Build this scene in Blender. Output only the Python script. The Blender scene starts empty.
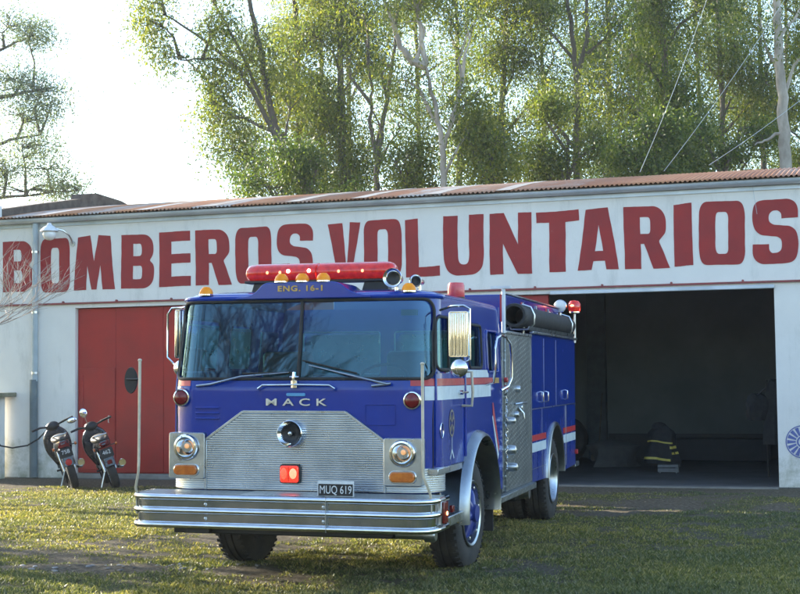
import bpy, math, random
import numpy as np
from mathutils import Vector, Matrix
random.seed(7); RNG = np.random.default_rng(7)
S = bpy.context.scene; COL = S.collection
pi = math.pi; sin = math.sin; cos = math.cos; R = math.radians

# ------------------------------------------------------------------ materials
def nodes(name):
    m = bpy.data.materials.new(name); m.use_nodes = True
    nt = m.node_tree; b = nt.nodes['Principled BSDF']
    return m, nt, b
def N(nt, t, **k):
    n = nt.nodes.new(t)
    for a, v in k.items():
        if a in n.inputs.keys() if hasattr(n.inputs, 'keys') else False: n.inputs[a].default_value = v
        else: setattr(n, a, v)
    return n
def L(nt, a, b): nt.links.new(a, b)
def rgb(c): return (c[0], c[1], c[2], 1)
def ramp(nt, fac, stops):
    r = nt.nodes.new('ShaderNodeValToRGB'); e = r.color_ramp.elements
    while len(e) < len(stops): e.new(.5)
    for i, (p, c) in enumerate(stops):
        e[i].position = p; e[i].color = rgb(c) if len(c) == 3 else c
    if fac is not None: L(nt, fac, r.inputs[0])
    return r
def noise(nt, scale, detail=6, rough=.6, co='Object', stretch=None):
    tc = nt.nodes.new('ShaderNodeTexCoord'); out = tc.outputs[co]
    if stretch:
        mp = nt.nodes.new('ShaderNodeMapping'); mp.inputs['Scale'].default_value = stretch
        L(nt, out, mp.inputs[0]); out = mp.outputs[0]
    n = nt.nodes.new('ShaderNodeTexNoise'); n.inputs['Scale'].default_value = scale
    n.inputs['Detail'].default_value = detail; n.inputs['Roughness'].default_value = rough
    L(nt, out, n.inputs['Vector']); return n
def bump(nt, b, h, strength=.3, dist=.01):
    k = nt.nodes.new('ShaderNodeBump'); k.inputs['Strength'].default_value = strength
    k.inputs['Distance'].default_value = dist; L(nt, h, k.inputs['Height']); L(nt, k.outputs[0], b.inputs['Normal']); return k
def mat(name, c1, c2=None, scale=6, rough=.5, metal=0, coat=0, bmp=0, bscale=30, rvar=.12, stretch=None, lo=.35, hi=.65, spec=.5, emit=None, es=0):
    m, nt, b = nodes(name)
    c2 = c2 or tuple(x * .8 for x in c1)
    n = noise(nt, scale, stretch=stretch)
    r = ramp(nt, n.outputs[0], [(lo, c1), (hi, c2)]); L(nt, r.outputs[0], b.inputs['Base Color'])
    mr = nt.nodes.new('ShaderNodeMapRange'); mr.inputs['To Min'].default_value = max(0, rough - rvar); mr.inputs['To Max'].default_value = min(1, rough + rvar)
    n2 = noise(nt, scale * 2.3); L(nt, n2.outputs[0], mr.inputs[0]); L(nt, mr.outputs[0], b.inputs['Roughness'])
    b.inputs['Metallic'].default_value = metal; b.inputs['Coat Weight'].default_value = coat; b.inputs['Coat Roughness'].default_value = .06
    b.inputs['Specular IOR Level'].default_value = spec
    if bmp: n3 = noise(nt, bscale); bump(nt, b, n3.outputs[0], bmp)
    if emit: b.inputs['Emission Color'].default_value = rgb(emit); b.inputs['Emission Strength'].default_value = es
    return m

M = {}
def blue_mat():
    m, nt, b = nodes('blue_paint'); b.inputs['Coat Weight'].default_value = .4; b.inputs['Coat Roughness'].default_value = .06; b.inputs['Specular IOR Level'].default_value = .3
    n = noise(nt, 3); r = ramp(nt, n.outputs[0], [(.35, (.001, .034, .29)), (.65, (.001, .028, .25))])
    tc = nt.nodes.new('ShaderNodeTexCoord'); sx = nt.nodes.new('ShaderNodeSeparateXYZ'); L(nt, tc.outputs['Object'], sx.inputs[0])
    mr = nt.nodes.new('ShaderNodeMapRange'); mr.inputs['From Min'].default_value = 1.35; mr.inputs['From Max'].default_value = .55; mr.inputs['To Min'].default_value = 0; mr.inputs['To Max'].default_value = .26; L(nt, sx.outputs['Z'], mr.inputs[0])
    n2 = noise(nt, 5, 9, .75, stretch=(1, 1, .45)); ad = nt.nodes.new('ShaderNodeMath'); ad.operation = 'ADD'; L(nt, n2.outputs[0], ad.inputs[0]); L(nt, mr.outputs[0], ad.inputs[1])
    r2 = ramp(nt, ad.outputs[0], [(.55, (0, 0, 0)), (.95, (1, 1, 1))]); f = nt.nodes.new('ShaderNodeMath'); f.operation = 'MULTIPLY'; f.inputs[1].default_value = .42; L(nt, r2.outputs[0], f.inputs[0])
    mx = nt.nodes.new('ShaderNodeMixRGB'); mx.inputs[2].default_value = (.11, .10, .085, 1); L(nt, f.outputs[0], mx.inputs[0]); L(nt, r.outputs[0], mx.inputs[1]); L(nt, mx.outputs[0], b.inputs['Base Color'])
    mr2 = nt.nodes.new('ShaderNodeMapRange'); mr2.inputs['To Min'].default_value = .2; mr2.inputs['To Max'].default_value = .5; L(nt, r2.outputs[0], mr2.inputs[0]); L(nt, mr2.outputs[0], b.inputs['Roughness'])
    n3 = noise(nt, 2.2, 2); bump(nt, b, n3.outputs[0], .12, .02); return m
M['blue'] = blue_mat()
M['fender'] = mat('fender_metal', (.34, .37, .40), (.22, .25, .28), 3, .30, 1, 0, .05, 8, .1)
M['chrome'] = mat('chrome', (.80, .81, .82), (.66, .68, .7), 9, .09, 1, 0, .06, 12, .05)
M['steel'] = mat('brushed_steel', (.66, .69, .71), (.50, .53, .55), 2.5, .30, 1, 0, .0, 40, .1)
M['alu'] = mat('dull_aluminium', (.50, .53, .56), (.34, .37, .40), 4, .30, 1, 0, .1, 30, .12)
M['rubber'] = mat('black_rubber', (.014, .014, .015), (.03, .028, .025), 8, .75, 0, 0, .3, 50)
M['tyre'] = mat('tyre_rubber', (.016, .016, .017), (.045, .04, .034), 5, .85, 0, 0, .3, 60)
M['black'] = mat('black_plastic', (.012, .012, .013), None, 8, .45)
M['white'] = mat('white_paint', (.72, .74, .74), (.6, .62, .62), 8, .5)
M['stripe_white'] = mat('white_reflective_stripe', (.62, .70, .74), (.5, .58, .62), 8, .35)
M['stripe_red'] = mat('red_reflective_stripe', (.50, .03, .035), (.4, .03, .03), 8, .35)
M['gold'] = mat('gold_lettering', (.55, .36, .10), (.4, .25, .07), 20, .35, .4)
M['amber'] = mat('amber_lens', (.62, .17, .02), (.45, .10, .01), 20, .2, 0, .5)
M['amber_dome'] = mat('amber_dome', (1.0, .36, .01), (.9, .25, .01), 20, .3, 0, .0, spec=.25)
M['redlens'] = mat('red_lens', (.20, .006, .008), (.10, .004, .005), 40, .2, 0, .15)
M['redlit'] = mat('lit_red_lens', (.7, .02, .015), (.25, .006, .005), 26, .2, 0, .5, emit=(1, .05, .02), es=.28)
M['redglow'] = mat('lit_lamp_bulb', (1, .3, .2), None, 30, .3, emit=(1, .22, .08), es=5)
M['hotspot'] = mat('lit_white_bulb', (1, .8, .7), None, 30, .3, emit=(1, .72, .6), es=5)
M['seat'] = mat('dark_vinyl', (.05, .045, .04), (.08, .07, .06), 6, .5, bmp=.2)
M['interior'] = mat('cab_lining', (.10, .12, .13), (.07, .08, .09), 5, .7)
M['cream'] = mat('cream_rod', (.62, .55, .42), (.45, .4, .3), 10, .4)
M['hose'] = mat('black_suction_hose', (.010, .011, .012), (.02, .021, .022), 10, .7, bmp=.3)
M['wood'] = mat('weathered_wood', (.2, .16, .12), (.1, .08, .06), 8, .8)

def glassmat(name, tint, gl, gc=(.9, .95, 1, 1), rough=.02):
    m, nt, b = nodes(name); nt.nodes.remove(b)
    out = [n for n in nt.nodes if n.type == 'OUTPUT_MATERIAL'][0]
    tr = N(nt, 'ShaderNodeBsdfTransparent'); tr.inputs[0].default_value = rgb(tint)
    g = N(nt, 'ShaderNodeBsdfGlossy'); g.inputs['Roughness'].default_value = rough; g.inputs[0].default_value = gc
    lw = N(nt, 'ShaderNodeFresnel'); lw.inputs['IOR'].default_value = gl
    nz = noise(nt, 1.4, 2); bp = nt.nodes.new('ShaderNodeBump'); bp.inputs['Strength'].default_value = .04; bp.inputs['Distance'].default_value = .02
    L(nt, nz.outputs[0], bp.inputs['Height']); L(nt, bp.outputs[0], g.inputs['Normal'])
    mx = N(nt, 'ShaderNodeMixShader'); L(nt, lw.outputs[0], mx.inputs[0]); L(nt, tr.outputs[0], mx.inputs[1]); L(nt, g.outputs[0], mx.inputs[2])
    L(nt, mx.outputs[0], out.inputs[0]); return m
M['glass'] = glassmat('sky_tinted_glass', (.20, .45, .52), 1.92, (.50, .84, 1, 1))  # teal tint; blue of the reflected sky put into the gloss colour
M['lens'] = glassmat('clear_lens', (.9, .9, .9), 1.5)

def lightbar_mat():
    m, nt, b = nodes('red_lightbar_plastic')
    b.inputs['Base Color'].default_value = (.75, .02, .012, 1); b.inputs['Roughness'].default_value = .15
    b.inputs['Transmission Weight'].default_value = .45; b.inputs['Coat Weight'].default_value = .6
    n = noise(nt, 22); r = ramp(nt, n.outputs[0], [(.4, (.8, .03, .015)), (.65, (.45, .01, .008))]); L(nt, r.outputs[0], b.inputs['Base Color'])
    b.inputs['Emission Color'].default_value = (1, .04, .02, 1); b.inputs['Emission Strength'].default_value = .03
    return m
M['lightbar'] = lightbar_mat()

def diamond(name, c1, c2, cell=.046, metal=.9):
    m, nt, b = nodes(name); b.inputs['Metallic'].default_value = metal; b.inputs['Roughness'].default_value = .36
    tc = nt.nodes.new('ShaderNodeTexCoord')
    mp = nt.nodes.new('ShaderNodeMapping'); mp.inputs['Rotation'].default_value = (R(45), R(45), R(45)); mp.inputs['Scale'].default_value = (1 / cell,) * 3
    L(nt, tc.outputs['Object'], mp.inputs[0])
    v = nt.nodes.new('ShaderNodeTexVoronoi'); v.inputs['Scale'].default_value = 1; v.inputs['Randomness'].default_value = 0
    L(nt, mp.outputs[0], v.inputs['Vector'])
    r = ramp(nt, v.outputs['Distance'], [(.15, (1, 1, 1)), (.38, (0, 0, 0))])
    bump(nt, b, r.outputs[0], .8, .004)
    n = noise(nt, 4); r2 = ramp(nt, n.outputs[0], [(.35, c1), (.65, c2)])
    mx = nt.nodes.new('ShaderNodeMixRGB'); mx.blend_type = 'MULTIPLY'; mx.inputs[0].default_value = .5
    L(nt, r2.outputs[0], mx.inputs[1]); L(nt, r.outputs[0], mx.inputs[2]); L(nt, mx.outputs[0], b.inputs['Base Color'])
    return m
M['diamond'] = diamond('diamond_plate', (.50, .55, .58), (.36, .41, .44))

# facade plaster
def plaster(name, base, dirt, mould):
    m, nt, b = nodes(name); b.inputs['Roughness'].default_value = .85
    n1 = noise(nt, .9, 8, .65); n2 = noise(nt, 7, 8, .7); n3 = noise(nt, 2.2, 8, .75, stretch=(1, 1, .25))
    r1 = ramp(nt, n1.outputs[0], [(.3, base), (.75, tuple(x * .86 for x in base))])
    r3 = ramp(nt, n3.outputs[0], [(.54, (0, 0, 0)), (.76, (1, 1, 1))])
    mx = nt.nodes.new('ShaderNodeMixRGB'); mx.inputs[2].default_value = rgb(dirt)
    mf = nt.nodes.new('ShaderNodeMath'); mf.operation = 'MULTIPLY'; mf.inputs[1].default_value = .62
    L(nt, r3.outputs[0], mf.inputs[0]); L(nt, mf.outputs[0], mx.inputs[0]); L(nt, r1.outputs[0], mx.inputs[1])
    # mould near the ground
    tc = nt.nodes.new('ShaderNodeTexCoord'); sx = nt.nodes.new('ShaderNodeSeparateXYZ'); L(nt, tc.outputs['Object'], sx.inputs[0])
    mr = nt.nodes.new('ShaderNodeMapRange'); mr.inputs['From Min'].default_value = 1.5; mr.inputs['From Max'].default_value = 0; mr.inputs['To Max'].default_value = .34
    L(nt, sx.outputs['Z'], mr.inputs[0])
    ad = nt.nodes.new('ShaderNodeMath'); ad.operation = 'ADD'; n4 = noise(nt, 2.6, 8, .7); L(nt, mr.outputs[0], ad.inputs[0]); L(nt, n4.outputs[0], ad.inputs[1])
    r4 = ramp(nt, ad.outputs[0], [(.70, (0, 0, 0)), (.92, (1, 1, 1))])
    m4 = nt.nodes.new('ShaderNodeMath'); m4.operation = 'MULTIPLY'; m4.inputs[1].default_value = .65; L(nt, r4.outputs[0], m4.inputs[0])
    mx2 = nt.nodes.new('ShaderNodeMixRGB'); mx2.inputs[2].default_value = rgb(mould)
    L(nt, m4.outputs[0], mx2.inputs[0]); L(nt, mx.outputs[0], mx2.inputs[1])
    L(nt, mx2.outputs[0], b.inputs['Base Color']); bump(nt, b, n2.outputs[0], .35, .01)
    return m
M['plaster'] = plaster('white_plaster', (.82, .80, .75), (.42, .42, .38), (.20, .22, .10))
def letter_mat():
    m, nt, b = nodes('red_letter_paint'); b.inputs['Roughness'].default_value = .75
    n = noise(nt, 2.2, 8, .65, stretch=(1, 1, .5)); r = ramp(nt, n.outputs[0], [(.3, (.36, .026, .024)), (.7, (.26, .024, .026))])
    n2 = noise(nt, 11, 8, .75); r2 = ramp(nt, n2.outputs[0], [(.66, (0, 0, 0)), (.72, (1, 1, 1))])
    f = nt.nodes.new('ShaderNodeMath'); f.operation = 'MULTIPLY'; f.inputs[1].default_value = .55; L(nt, r2.outputs[0], f.inputs[0])
    mx = nt.nodes.new('ShaderNodeMixRGB'); mx.inputs[2].default_value = (.55, .42, .38, 1); L(nt, f.outputs[0], mx.inputs[0]); L(nt, r.outputs[0], mx.inputs[1]); L(nt, mx.outputs[0], b.inputs['Base Color'])
    bump(nt, b, n2.outputs[0], .3, .01); return m
M['letter'] = letter_mat()
M['door_red'] = mat('red_sheet_door', (.42, .018, .015), (.28, .018, .018), 1.3, .45, 0, 0, .25, 3, .12, lo=.3, hi=.7)
M['trim_red'] = mat('red_trim', (.30, .06, .06), (.2, .05, .05), 5, .6)
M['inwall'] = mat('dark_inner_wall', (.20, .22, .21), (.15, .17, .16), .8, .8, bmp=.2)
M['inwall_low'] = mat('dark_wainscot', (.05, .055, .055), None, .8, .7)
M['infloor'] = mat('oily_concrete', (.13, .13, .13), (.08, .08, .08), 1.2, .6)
M['gutter'] = mat('galvanised_gutter', (.62, .68, .74), (.42, .48, .54), 1.2, .4, .4, 0, .2, 6)
M['pipe'] = mat('grey_downpipe', (.42, .48, .50), (.34, .40, .42), 3, .6)
M['pipe_dark'] = mat('dark_iron_pipe', (.15, .19, .20), (.10, .13, .14), 3, .6)
M['brick_dark'] = mat('weathered_parapet', (.075, .055, .045), (.14, .11, .09), 5, .95, bmp=.8, bscale=12)

def roof_mat():
    m, nt, b = nodes('rusty_corrugated_iron'); b.inputs['Roughness'].default_value = .7; b.inputs['Metallic'].default_value = .15
    tc = nt.nodes.new('ShaderNodeTexCoord'); sx = nt.nodes.new('ShaderNodeSeparateXYZ'); L(nt, tc.outputs['Object'], sx.inputs[0])
    d = nt.nodes.new('ShaderNodeMath'); d.operation = 'DIVIDE'; d.inputs[1].default_value = .76; L(nt, sx.outputs['X'], d.inputs[0])
    f = nt.nodes.new('ShaderNodeMath'); f.operation = 'FLOOR'; L(nt, d.outputs[0], f.inputs[0])
    w = nt.nodes.new('ShaderNodeTexWhiteNoise'); w.noise_dimensions = '1D'; L(nt, f.outputs[0], w.inputs['W'])
    n = noise(nt, 2.4, 8, .7, stretch=(1, .35, 1))
    ad = nt.nodes.new('ShaderNodeMath'); ad.operation = 'MULTIPLY_ADD'; ad.inputs[1].default_value = .55; L(nt, w.outputs[0], ad.inputs[0]); L(nt, n.outputs[0], ad.inputs[2])
    r = ramp(nt, ad.outputs[0], [(.42, (.46, .22, .10)), (.68, (.40, .165, .07)), (.90, (.44, .27, .18)), (1, (.50, .42, .36))])
    L(nt, r.outputs[0], b.inputs['Base Color']); return m
M['roof'] = roof_mat()

def leafmat(name, c1, c2, c3, trans=.45, dark=1.0):
    m, nt, b = nodes(name); out = [n for n in nt.nodes if n.type == 'OUTPUT_MATERIAL'][0]
    g = nt.nodes.new('ShaderNodeNewGeometry')
    r = ramp(nt, g.outputs['Random Per Island'], [(0, c1), (.55, c2), (1, c3)])
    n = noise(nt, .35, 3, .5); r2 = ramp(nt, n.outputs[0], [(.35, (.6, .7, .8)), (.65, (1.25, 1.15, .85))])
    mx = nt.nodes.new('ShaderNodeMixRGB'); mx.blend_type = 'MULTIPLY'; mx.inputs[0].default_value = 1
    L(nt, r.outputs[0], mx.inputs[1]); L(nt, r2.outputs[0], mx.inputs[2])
    L(nt, mx.outputs[0], b.inputs['Base Color']); b.inputs['Roughness'].default_value = .5
    t = nt.nodes.new('ShaderNodeBsdfTranslucent'); 
    m2 = nt.nodes.new('ShaderNodeMixRGB'); m2.blend_type = 'MULTIPLY'; m2.inputs[0].default_value = 1; m2.inputs[2].default_value = (2.0, 1.9, .75, 1)
    L(nt, mx.outputs[0], m2.inputs[1]); L(nt, m2.outputs[0], t.inputs[0])
    ms = nt.nodes.new('ShaderNodeMixShader'); ms.inputs[0].default_value = trans
    L(nt, b.outputs[0], ms.inputs[1]); L(nt, t.outputs[0], ms.inputs[2]); L(nt, ms.outputs[0], out.inputs[0]); return m
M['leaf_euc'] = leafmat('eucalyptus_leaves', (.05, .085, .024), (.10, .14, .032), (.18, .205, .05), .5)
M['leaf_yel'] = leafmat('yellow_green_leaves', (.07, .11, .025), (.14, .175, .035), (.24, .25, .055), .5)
M['leaf_blue'] = leafmat('glare_pale_leaves', (.11, .15, .14), (.15, .195, .18), (.20, .24, .20), .5)  # leaves paled bluish: the glare over them is put into their colour
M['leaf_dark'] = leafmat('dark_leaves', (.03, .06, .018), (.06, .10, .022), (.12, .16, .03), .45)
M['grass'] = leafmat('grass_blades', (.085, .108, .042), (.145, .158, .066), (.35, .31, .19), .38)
M['bark'] = mat('grey_bark', (.15, .125, .10), (.065, .055, .045), 3, .9, bmp=.6, bscale=8, stretch=(1, 1, .2))
M['bark_light'] = mat('pale_bark', (.42, .39, .34), (.20, .18, .15), 1.6, .85, bmp=.4, bscale=6, stretch=(1, 1, .4), lo=.42, hi=.6)
M['twig'] = mat('pale_twigs', (.42, .36, .30), (.28, .22, .18), 6, .8)

# ------------------------------------------------------------------ mesh builder
class MB:
    def __init__(s): s.v = []; s.f = []; s.mi = []; s.mats = []
    def _m(s, m):
        if m is None: return 0
        if m not in s.mats: s.mats.append(m)
        return s.mats.index(m)
    def add(s, vs, fs, m=None):
        o = len(s.v); s.v += [tuple(p) for p in vs]; k = s._m(m)
        for f in fs: s.f.append(tuple(i + o for i in f)); s.mi.append(k)
        return s
    def box(s, x0, x1, y0, y1, z0, z1, m=None):
        v = [(x, y, z) for x in (x0, x1) for y in (y0, y1) for z in (z0, z1)]
        return s.add(v, [(0, 1, 3, 2), (4, 6, 7, 5), (0, 4, 5, 1), (2, 3, 7, 6), (0, 2, 6, 4), (1, 5, 7, 3)], m)
    def tube(s, pts, r, n=10, m=None, caps=True, closed=False):
        P = [Vector(p) for p in pts]; K = len(P)
        rr = r if isinstance(r, (list, tuple)) else [r] * K
        vs = []; up = None
        for i in range(K):
            if closed: t = (P[(i + 1) % K] - P[i - 1])
            else: t = (P[min(i + 1, K - 1)] - P[max(i - 1, 0)])
            t = t.normalized() if t.length > 1e-9 else Vector((0, 0, 1))
            if up is None: up = Vector((0, 0, 1)) if abs(t.z) < .9 else Vector((1, 0, 0))
            a = up - t * up.dot(t)
            if a.length < 1e-4: a = t.orthogonal()
            a.normalize(); b = t.cross(a); up = a
            for j in range(n):
                th = 2 * pi * j / n; vs.append(P[i] + (a * cos(th) + b * sin(th)) * rr[i])
        fs = []
        for i in range(K if closed else K - 1):
            i2 = (i + 1) % K
            for j in range(n):
                k = (j + 1) % n; fs.append((i * n + j, i * n + k, i2 * n + k, i2 * n + j))
        if caps and not closed: fs.append(tuple(range(n))[::-1]); fs.append(tuple((K - 1) * n + j for j in range(n)))
        return s.add(vs, fs, m)
    def lathe(s, prof, c=(0, 0, 0), ax='y', n=32, m=None, close=False):
        # prof: (r, h) along axis
        vs = []
        for (r, h) in prof:
            for j in range(n):
                th = 2 * pi * j / n; a = r * cos(th); b = r * sin(th)
                p = {'y': (a, h, b), 'x': (h, a, b), 'z': (a, b, h)}[ax]
                vs.append((p[0] + c[0], p[1] + c[1], p[2] + c[2]))
        K = len(prof); fs = []
        for i in range(K if close else K - 1):
            i2 = (i + 1) % K
            for j in range(n):
                k = (j + 1) % n; fs.append((i * n + j, i * n + k, i2 * n + k, i2 * n + j))
        return s.add(vs, fs, m)
    def disc(s, c, r, ax='y', n=24, m=None):
        vs = []
        for j in range(n):
            th = 2 * pi * j / n; a = r * cos(th); b = r * sin(th)
            p = {'y': (a, 0, b), 'x': (0, a, b), 'z': (a, b, 0)}[ax]; vs.append((p[0] + c[0], p[1] + c[1], p[2] + c[2]))
        return s.add(vs, [tuple(range(n))], m)
    def prism(s, poly, a0, a1, ax='y', m=None):
        # poly 2D extruded along ax; 'y': (x,z); 'x': (y,z); 'z': (x,y)
        f = {'y': lambda p, a: (p[0], a, p[1]), 'x': lambda p, a: (a, p[0], p[1]), 'z': lambda p, a: (p[0], p[1], a)}[ax]
        n = len(poly); vs = [f(p, a0) for p in poly] + [f(p, a1) for p in poly]
        fs = [tuple(range(n))[::-1], tuple(range(n, 2 * n))] + [(i, (i + 1) % n, n + (i + 1) % n, n + i) for i in range(n)]
        return s.add(vs, fs, m)
    def ellipsoid(s, c, r, n=16, k=10, m=None):
        vs = []; fs = []
        for i in range(k + 1):
            ph = -pi / 2 + pi * i / k
            for j in range(n):
                th = 2 * pi * j / n; vs.append((c[0] + r[0] * cos(ph) * cos(th), c[1] + r[1] * cos(ph) * sin(th), c[2] + r[2] * sin(ph)))
        for i in range(k):
            for j in range(n):
                q = (j + 1) % n; fs.append((i * n + j, i * n + q, (i + 1) * n + q, (i + 1) * n + j))
        return s.add(vs, fs, m)
    def build(s, name, m=None, parent=None, smooth=True, bevel=0, sharp=40, sub=0, seg=2):
        me = bpy.data.meshes.new(name); me.from_pydata(s.v, [], s.f)
        if s.mats:
            for k in s.mats: me.materials.append(k)
            me.polygons.foreach_set('material_index', s.mi)
        elif m: me.materials.append(m)
        me.validate(); me.update()
        import bmesh
        bm = bmesh.new(); bm.from_mesh(me); bmesh.ops.recalc_face_normals(bm, faces=bm.faces[:]); bm.to_mesh(me); bm.free()
        if smooth:
            me.polygons.foreach_set('use_smooth', [True] * len(me.polygons)); me.set_sharp_from_angle(angle=R(sharp))
        o = bpy.data.objects.new(name, me); COL.objects.link(o)
        if parent: o.parent = parent
        if bevel:
            b = o.modifiers.new('b', 'BEVEL'); b.width = bevel; b.segments = seg; b.limit_method = 'ANGLE'; b.angle_limit = R(35)
        if sub:
            b = o.modifiers.new('s', 'SUBSURF'); b.levels = sub; b.render_levels = sub
        return o
def tag(o, label=None, cat=None, group=None, kind=None):
    if label: o['label'] = label
    if cat: o['category'] = cat
    if group: o['group'] = group
    if kind: o['kind'] = kind
    return o
def empty(name, loc, rz=0, label=None, cat=None, group=None):
    o = bpy.data.objects.new(name, None); COL.objects.link(o); o.location = loc; o.rotation_euler = (0, 0, rz); o.empty_display_size = .2
    return tag(o, label, cat, group)
def raw(name, V, F, m, parent=None, smooth=False):
    V = np.asarray(V, dtype=np.float32).reshape(-1, 3); F = np.asarray(F, dtype=np.int32); k = F.shape[1]
    me = bpy.data.meshes.new(name); me.vertices.add(len(V)); me.vertices.foreach_set('co', V.ravel())
    me.loops.add(F.size); me.loops.foreach_set('vertex_index', F.ravel())
    me.polygons.add(len(F)); me.polygons.foreach_set('loop_start', np.arange(0, F.size, k, dtype=np.int32))
    me.update(calc_edges=True); me.materials.append(m)
    if smooth: me.polygons.foreach_set('use_smooth', np.ones(len(F), dtype=bool))
    o = bpy.data.objects.new(name, me); COL.objects.link(o)
    if parent: o.parent = parent
    return o
def text(name, body, m, parent, size=.1, ext=.002, off=0, loc=(0, 0, 0), rot=(pi / 2, 0, 0), sx=1, sp=1):
    cu = bpy.data.curves.new(name, 'FONT'); cu.body = body; cu.size = size; cu.extrude = ext; cu.offset = off; cu.align_x = 'CENTER'; cu.align_y = 'CENTER'; cu.space_character = sp
    t = bpy.data.objects.new(name + '_tmp', cu); COL.objects.link(t); bpy.context.view_layer.update()
    me = bpy.data.meshes.new_from_object(t.evaluated_get(bpy.context.evaluated_depsgraph_get())); bpy.data.objects.remove(t)
    me.materials.clear(); me.materials.append(m); me.name = name
    o = bpy.data.objects.new(name, me); COL.objects.link(o); o.parent = parent; o.location = loc; o.rotation_euler = rot; o.scale = (sx, 1, 1)
    return o
def roundpoly(pts, seg=6, ax=1.0):
    # pts: (x, y[, r])
    out = []; n = len(pts)
    for i in range(n):
        p = pts[i]; r = p[2] if len(p) > 2 else 0
        if r <= 0: out.append((p[0], p[1])); continue
        a = pts[i - 1]; b = pts[(i + 1) % n]
        def lim(q):
            dx, dy = (q[0] - p[0]) / ax, q[1] - p[1]; d = math.hypot(dx, dy); k = min(r, d * .5) / d
            return (p[0] + (q[0] - p[0]) * k, p[1] + (q[1] - p[1]) * k)
        s0 = lim(a); s1 = lim(b)
        for k in range(seg + 1):
            t = k / seg; out.append(((1 - t) ** 2 * s0[0] + 2 * t * (1 - t) * p[0] + t * t * s1[0], (1 - t) ** 2 * s0[1] + 2 * t * (1 - t) * p[1] + t * t * s1[1]))
    return out
def rrect(x0, x1, z0, z1, r, seg=5):
    out = []
    for cx, cz, a in ((x1 - r, z1 - r, 0), (x0 + r, z1 - r, 90), (x0 + r, z0 + r, 180), (x1 - r, z0 + r, 270)):
        for k in range(seg + 1):
            t = R(a + 90 * k / seg); out.append((cx + r * cos(t), cz + r * sin(t)))
    return out
def poly_holes(name, loops, m, parent, mapf, thick):
    cu = bpy.data.curves.new(name, 'CURVE'); cu.dimensions = '2D'; cu.fill_mode = 'BOTH'; cu.extrude = thick / 2
    for lp in loops:
        sp = cu.splines.new('POLY'); sp.points.add(len(lp) - 1); sp.use_cyclic_u = True
        for i, p in enumerate(lp):
            q = mapf(p); sp.points[i].co = (q[0], q[1], 0, 1)
    t = bpy.data.objects.new(name + '_tmp', cu); COL.objects.link(t); bpy.context.view_layer.update()
    me = bpy.data.meshes.new_from_object(t.evaluated_get(bpy.context.evaluated_depsgraph_get())); bpy.data.objects.remove(t)
    me.materials.clear(); me.materials.append(m)
    o = bpy.data.objects.new(name, me); COL.objects.link(o); o.parent = parent; o.rotation_euler = (pi / 2, 0, 0)
    return o

# ------------------------------------------------------------------ camera
F_PX = 1400.; PITCH = math.atan(80 / 1400); ROLL = .0115; CH = 1.75
cp, sp_ = cos(PITCH), sin(PITCH); cr, sr = cos(ROLL), sin(ROLL)
R0 = Vector((1, 0, 0)); U0 = Vector((0, -sp_, cp)); FW = Vector((0, cp, sp_))
cx_ = R0 * cr - U0 * sr; cy_ = R0 * sr + U0 * cr
cam = bpy.data.cameras.new('camera'); co = bpy.data.objects.new('camera', cam); COL.objects.link(co)
mt = Matrix((( cx_.x, cy_.x, -FW.x, 0), (cx_.y, cy_.y, -FW.y, 0), (cx_.z, cy_.z, -FW.z, CH), (0, 0, 0, 1)))
co.matrix_world = mt; cam.sensor_width = 36; cam.lens = F_PX / 800 * 36; cam.clip_end = 3000; cam.clip_start = .1
S.camera = co
def at(u, v, D):
    a = u - 400; b = 297 - v
    d = R0 * (a * cr + b * sr) + U0 * (b * cr - a * sr) + FW * F_PX
    return Vector((0, 0, CH)) + d * (D / d.y)

# ------------------------------------------------------------------ world and sun
SUN_EL, SUN_PHI = 17, 34
w = bpy.data.worlds.new('World'); S.world = w; w.use_nodes = True; nt = w.node_tree
bg = nt.nodes['Background']; sky = nt.nodes.new('ShaderNodeTexSky'); sky.sky_type = 'NISHITA'; sky.sun_disc = False
sdir = Vector((-cos(R(SUN_PHI)) * cos(R(SUN_EL)), sin(R(SUN_PHI)) * cos(R(SUN_EL)), sin(R(SUN_EL))))
sky.sun_elevation = R(SUN_EL); sky.sun_rotation = math.atan2(sdir.x, sdir.y); sky.air_density = 1.0; sky.dust_density = .7; sky.ozone_density = 1.6
L(nt, sky.outputs[0], bg.inputs[0]); bg.inputs[1].default_value = .15
sl = bpy.data.lights.new('sun', 'SUN'); sl.energy = 4.9; sl.angle = R(.5); sl.color = (1, .90, .72)
so = bpy.data.objects.new('sun', sl); COL.objects.link(so); so.rotation_euler = (-sdir).to_track_quat('-Z', 'Y').to_euler()
S.view_settings.view_transform = 'Standard'; S.view_settings.look = 'None'; S.view_settings.gamma = 1; S.view_settings.exposure = 2.02
S.view_settings.use_curve_mapping = False
S.cycles.max_bounces = 10; S.cycles.transparent_max_bounces = 16; S.cycles.caustics_reflective = False; S.cycles.caustics_refractive = False


# ------------------------------------------------------------------ ground
def vnoise(x, y, sc, seed):
    g = np.random.default_rng(seed).random((256, 256)); x = x / sc + 1000.3; y = y / sc + 1000.7
    xi = np.floor(x).astype(int); yi = np.floor(y).astype(int); fx = x - xi; fy = y - yi
    fx = fx * fx * (3 - 2 * fx); fy = fy * fy * (3 - 2 * fy); a = lambda i, j: g[(xi + i) % 256, (yi + j) % 256]
    return (a(0, 0) * (1 - fx) + a(1, 0) * fx) * (1 - fy) + (a(0, 1) * (1 - fx) + a(1, 1) * fx) * fy
def fbm(x, y, sc, seed, o=4):
    t = 0; A = 0
    for k in range(o): t = t + vnoise(x, y, sc / 2 ** k, seed + k) * .55 ** k; A += .55 ** k
    return t / A
BO = Vector((5.79, 21.4, 0)); BYAW = R(18.3)
bX = Vector((cos(BYAW), -sin(BYAW), 0)); bN = Vector((sin(BYAW), cos(BYAW), 0))
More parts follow.
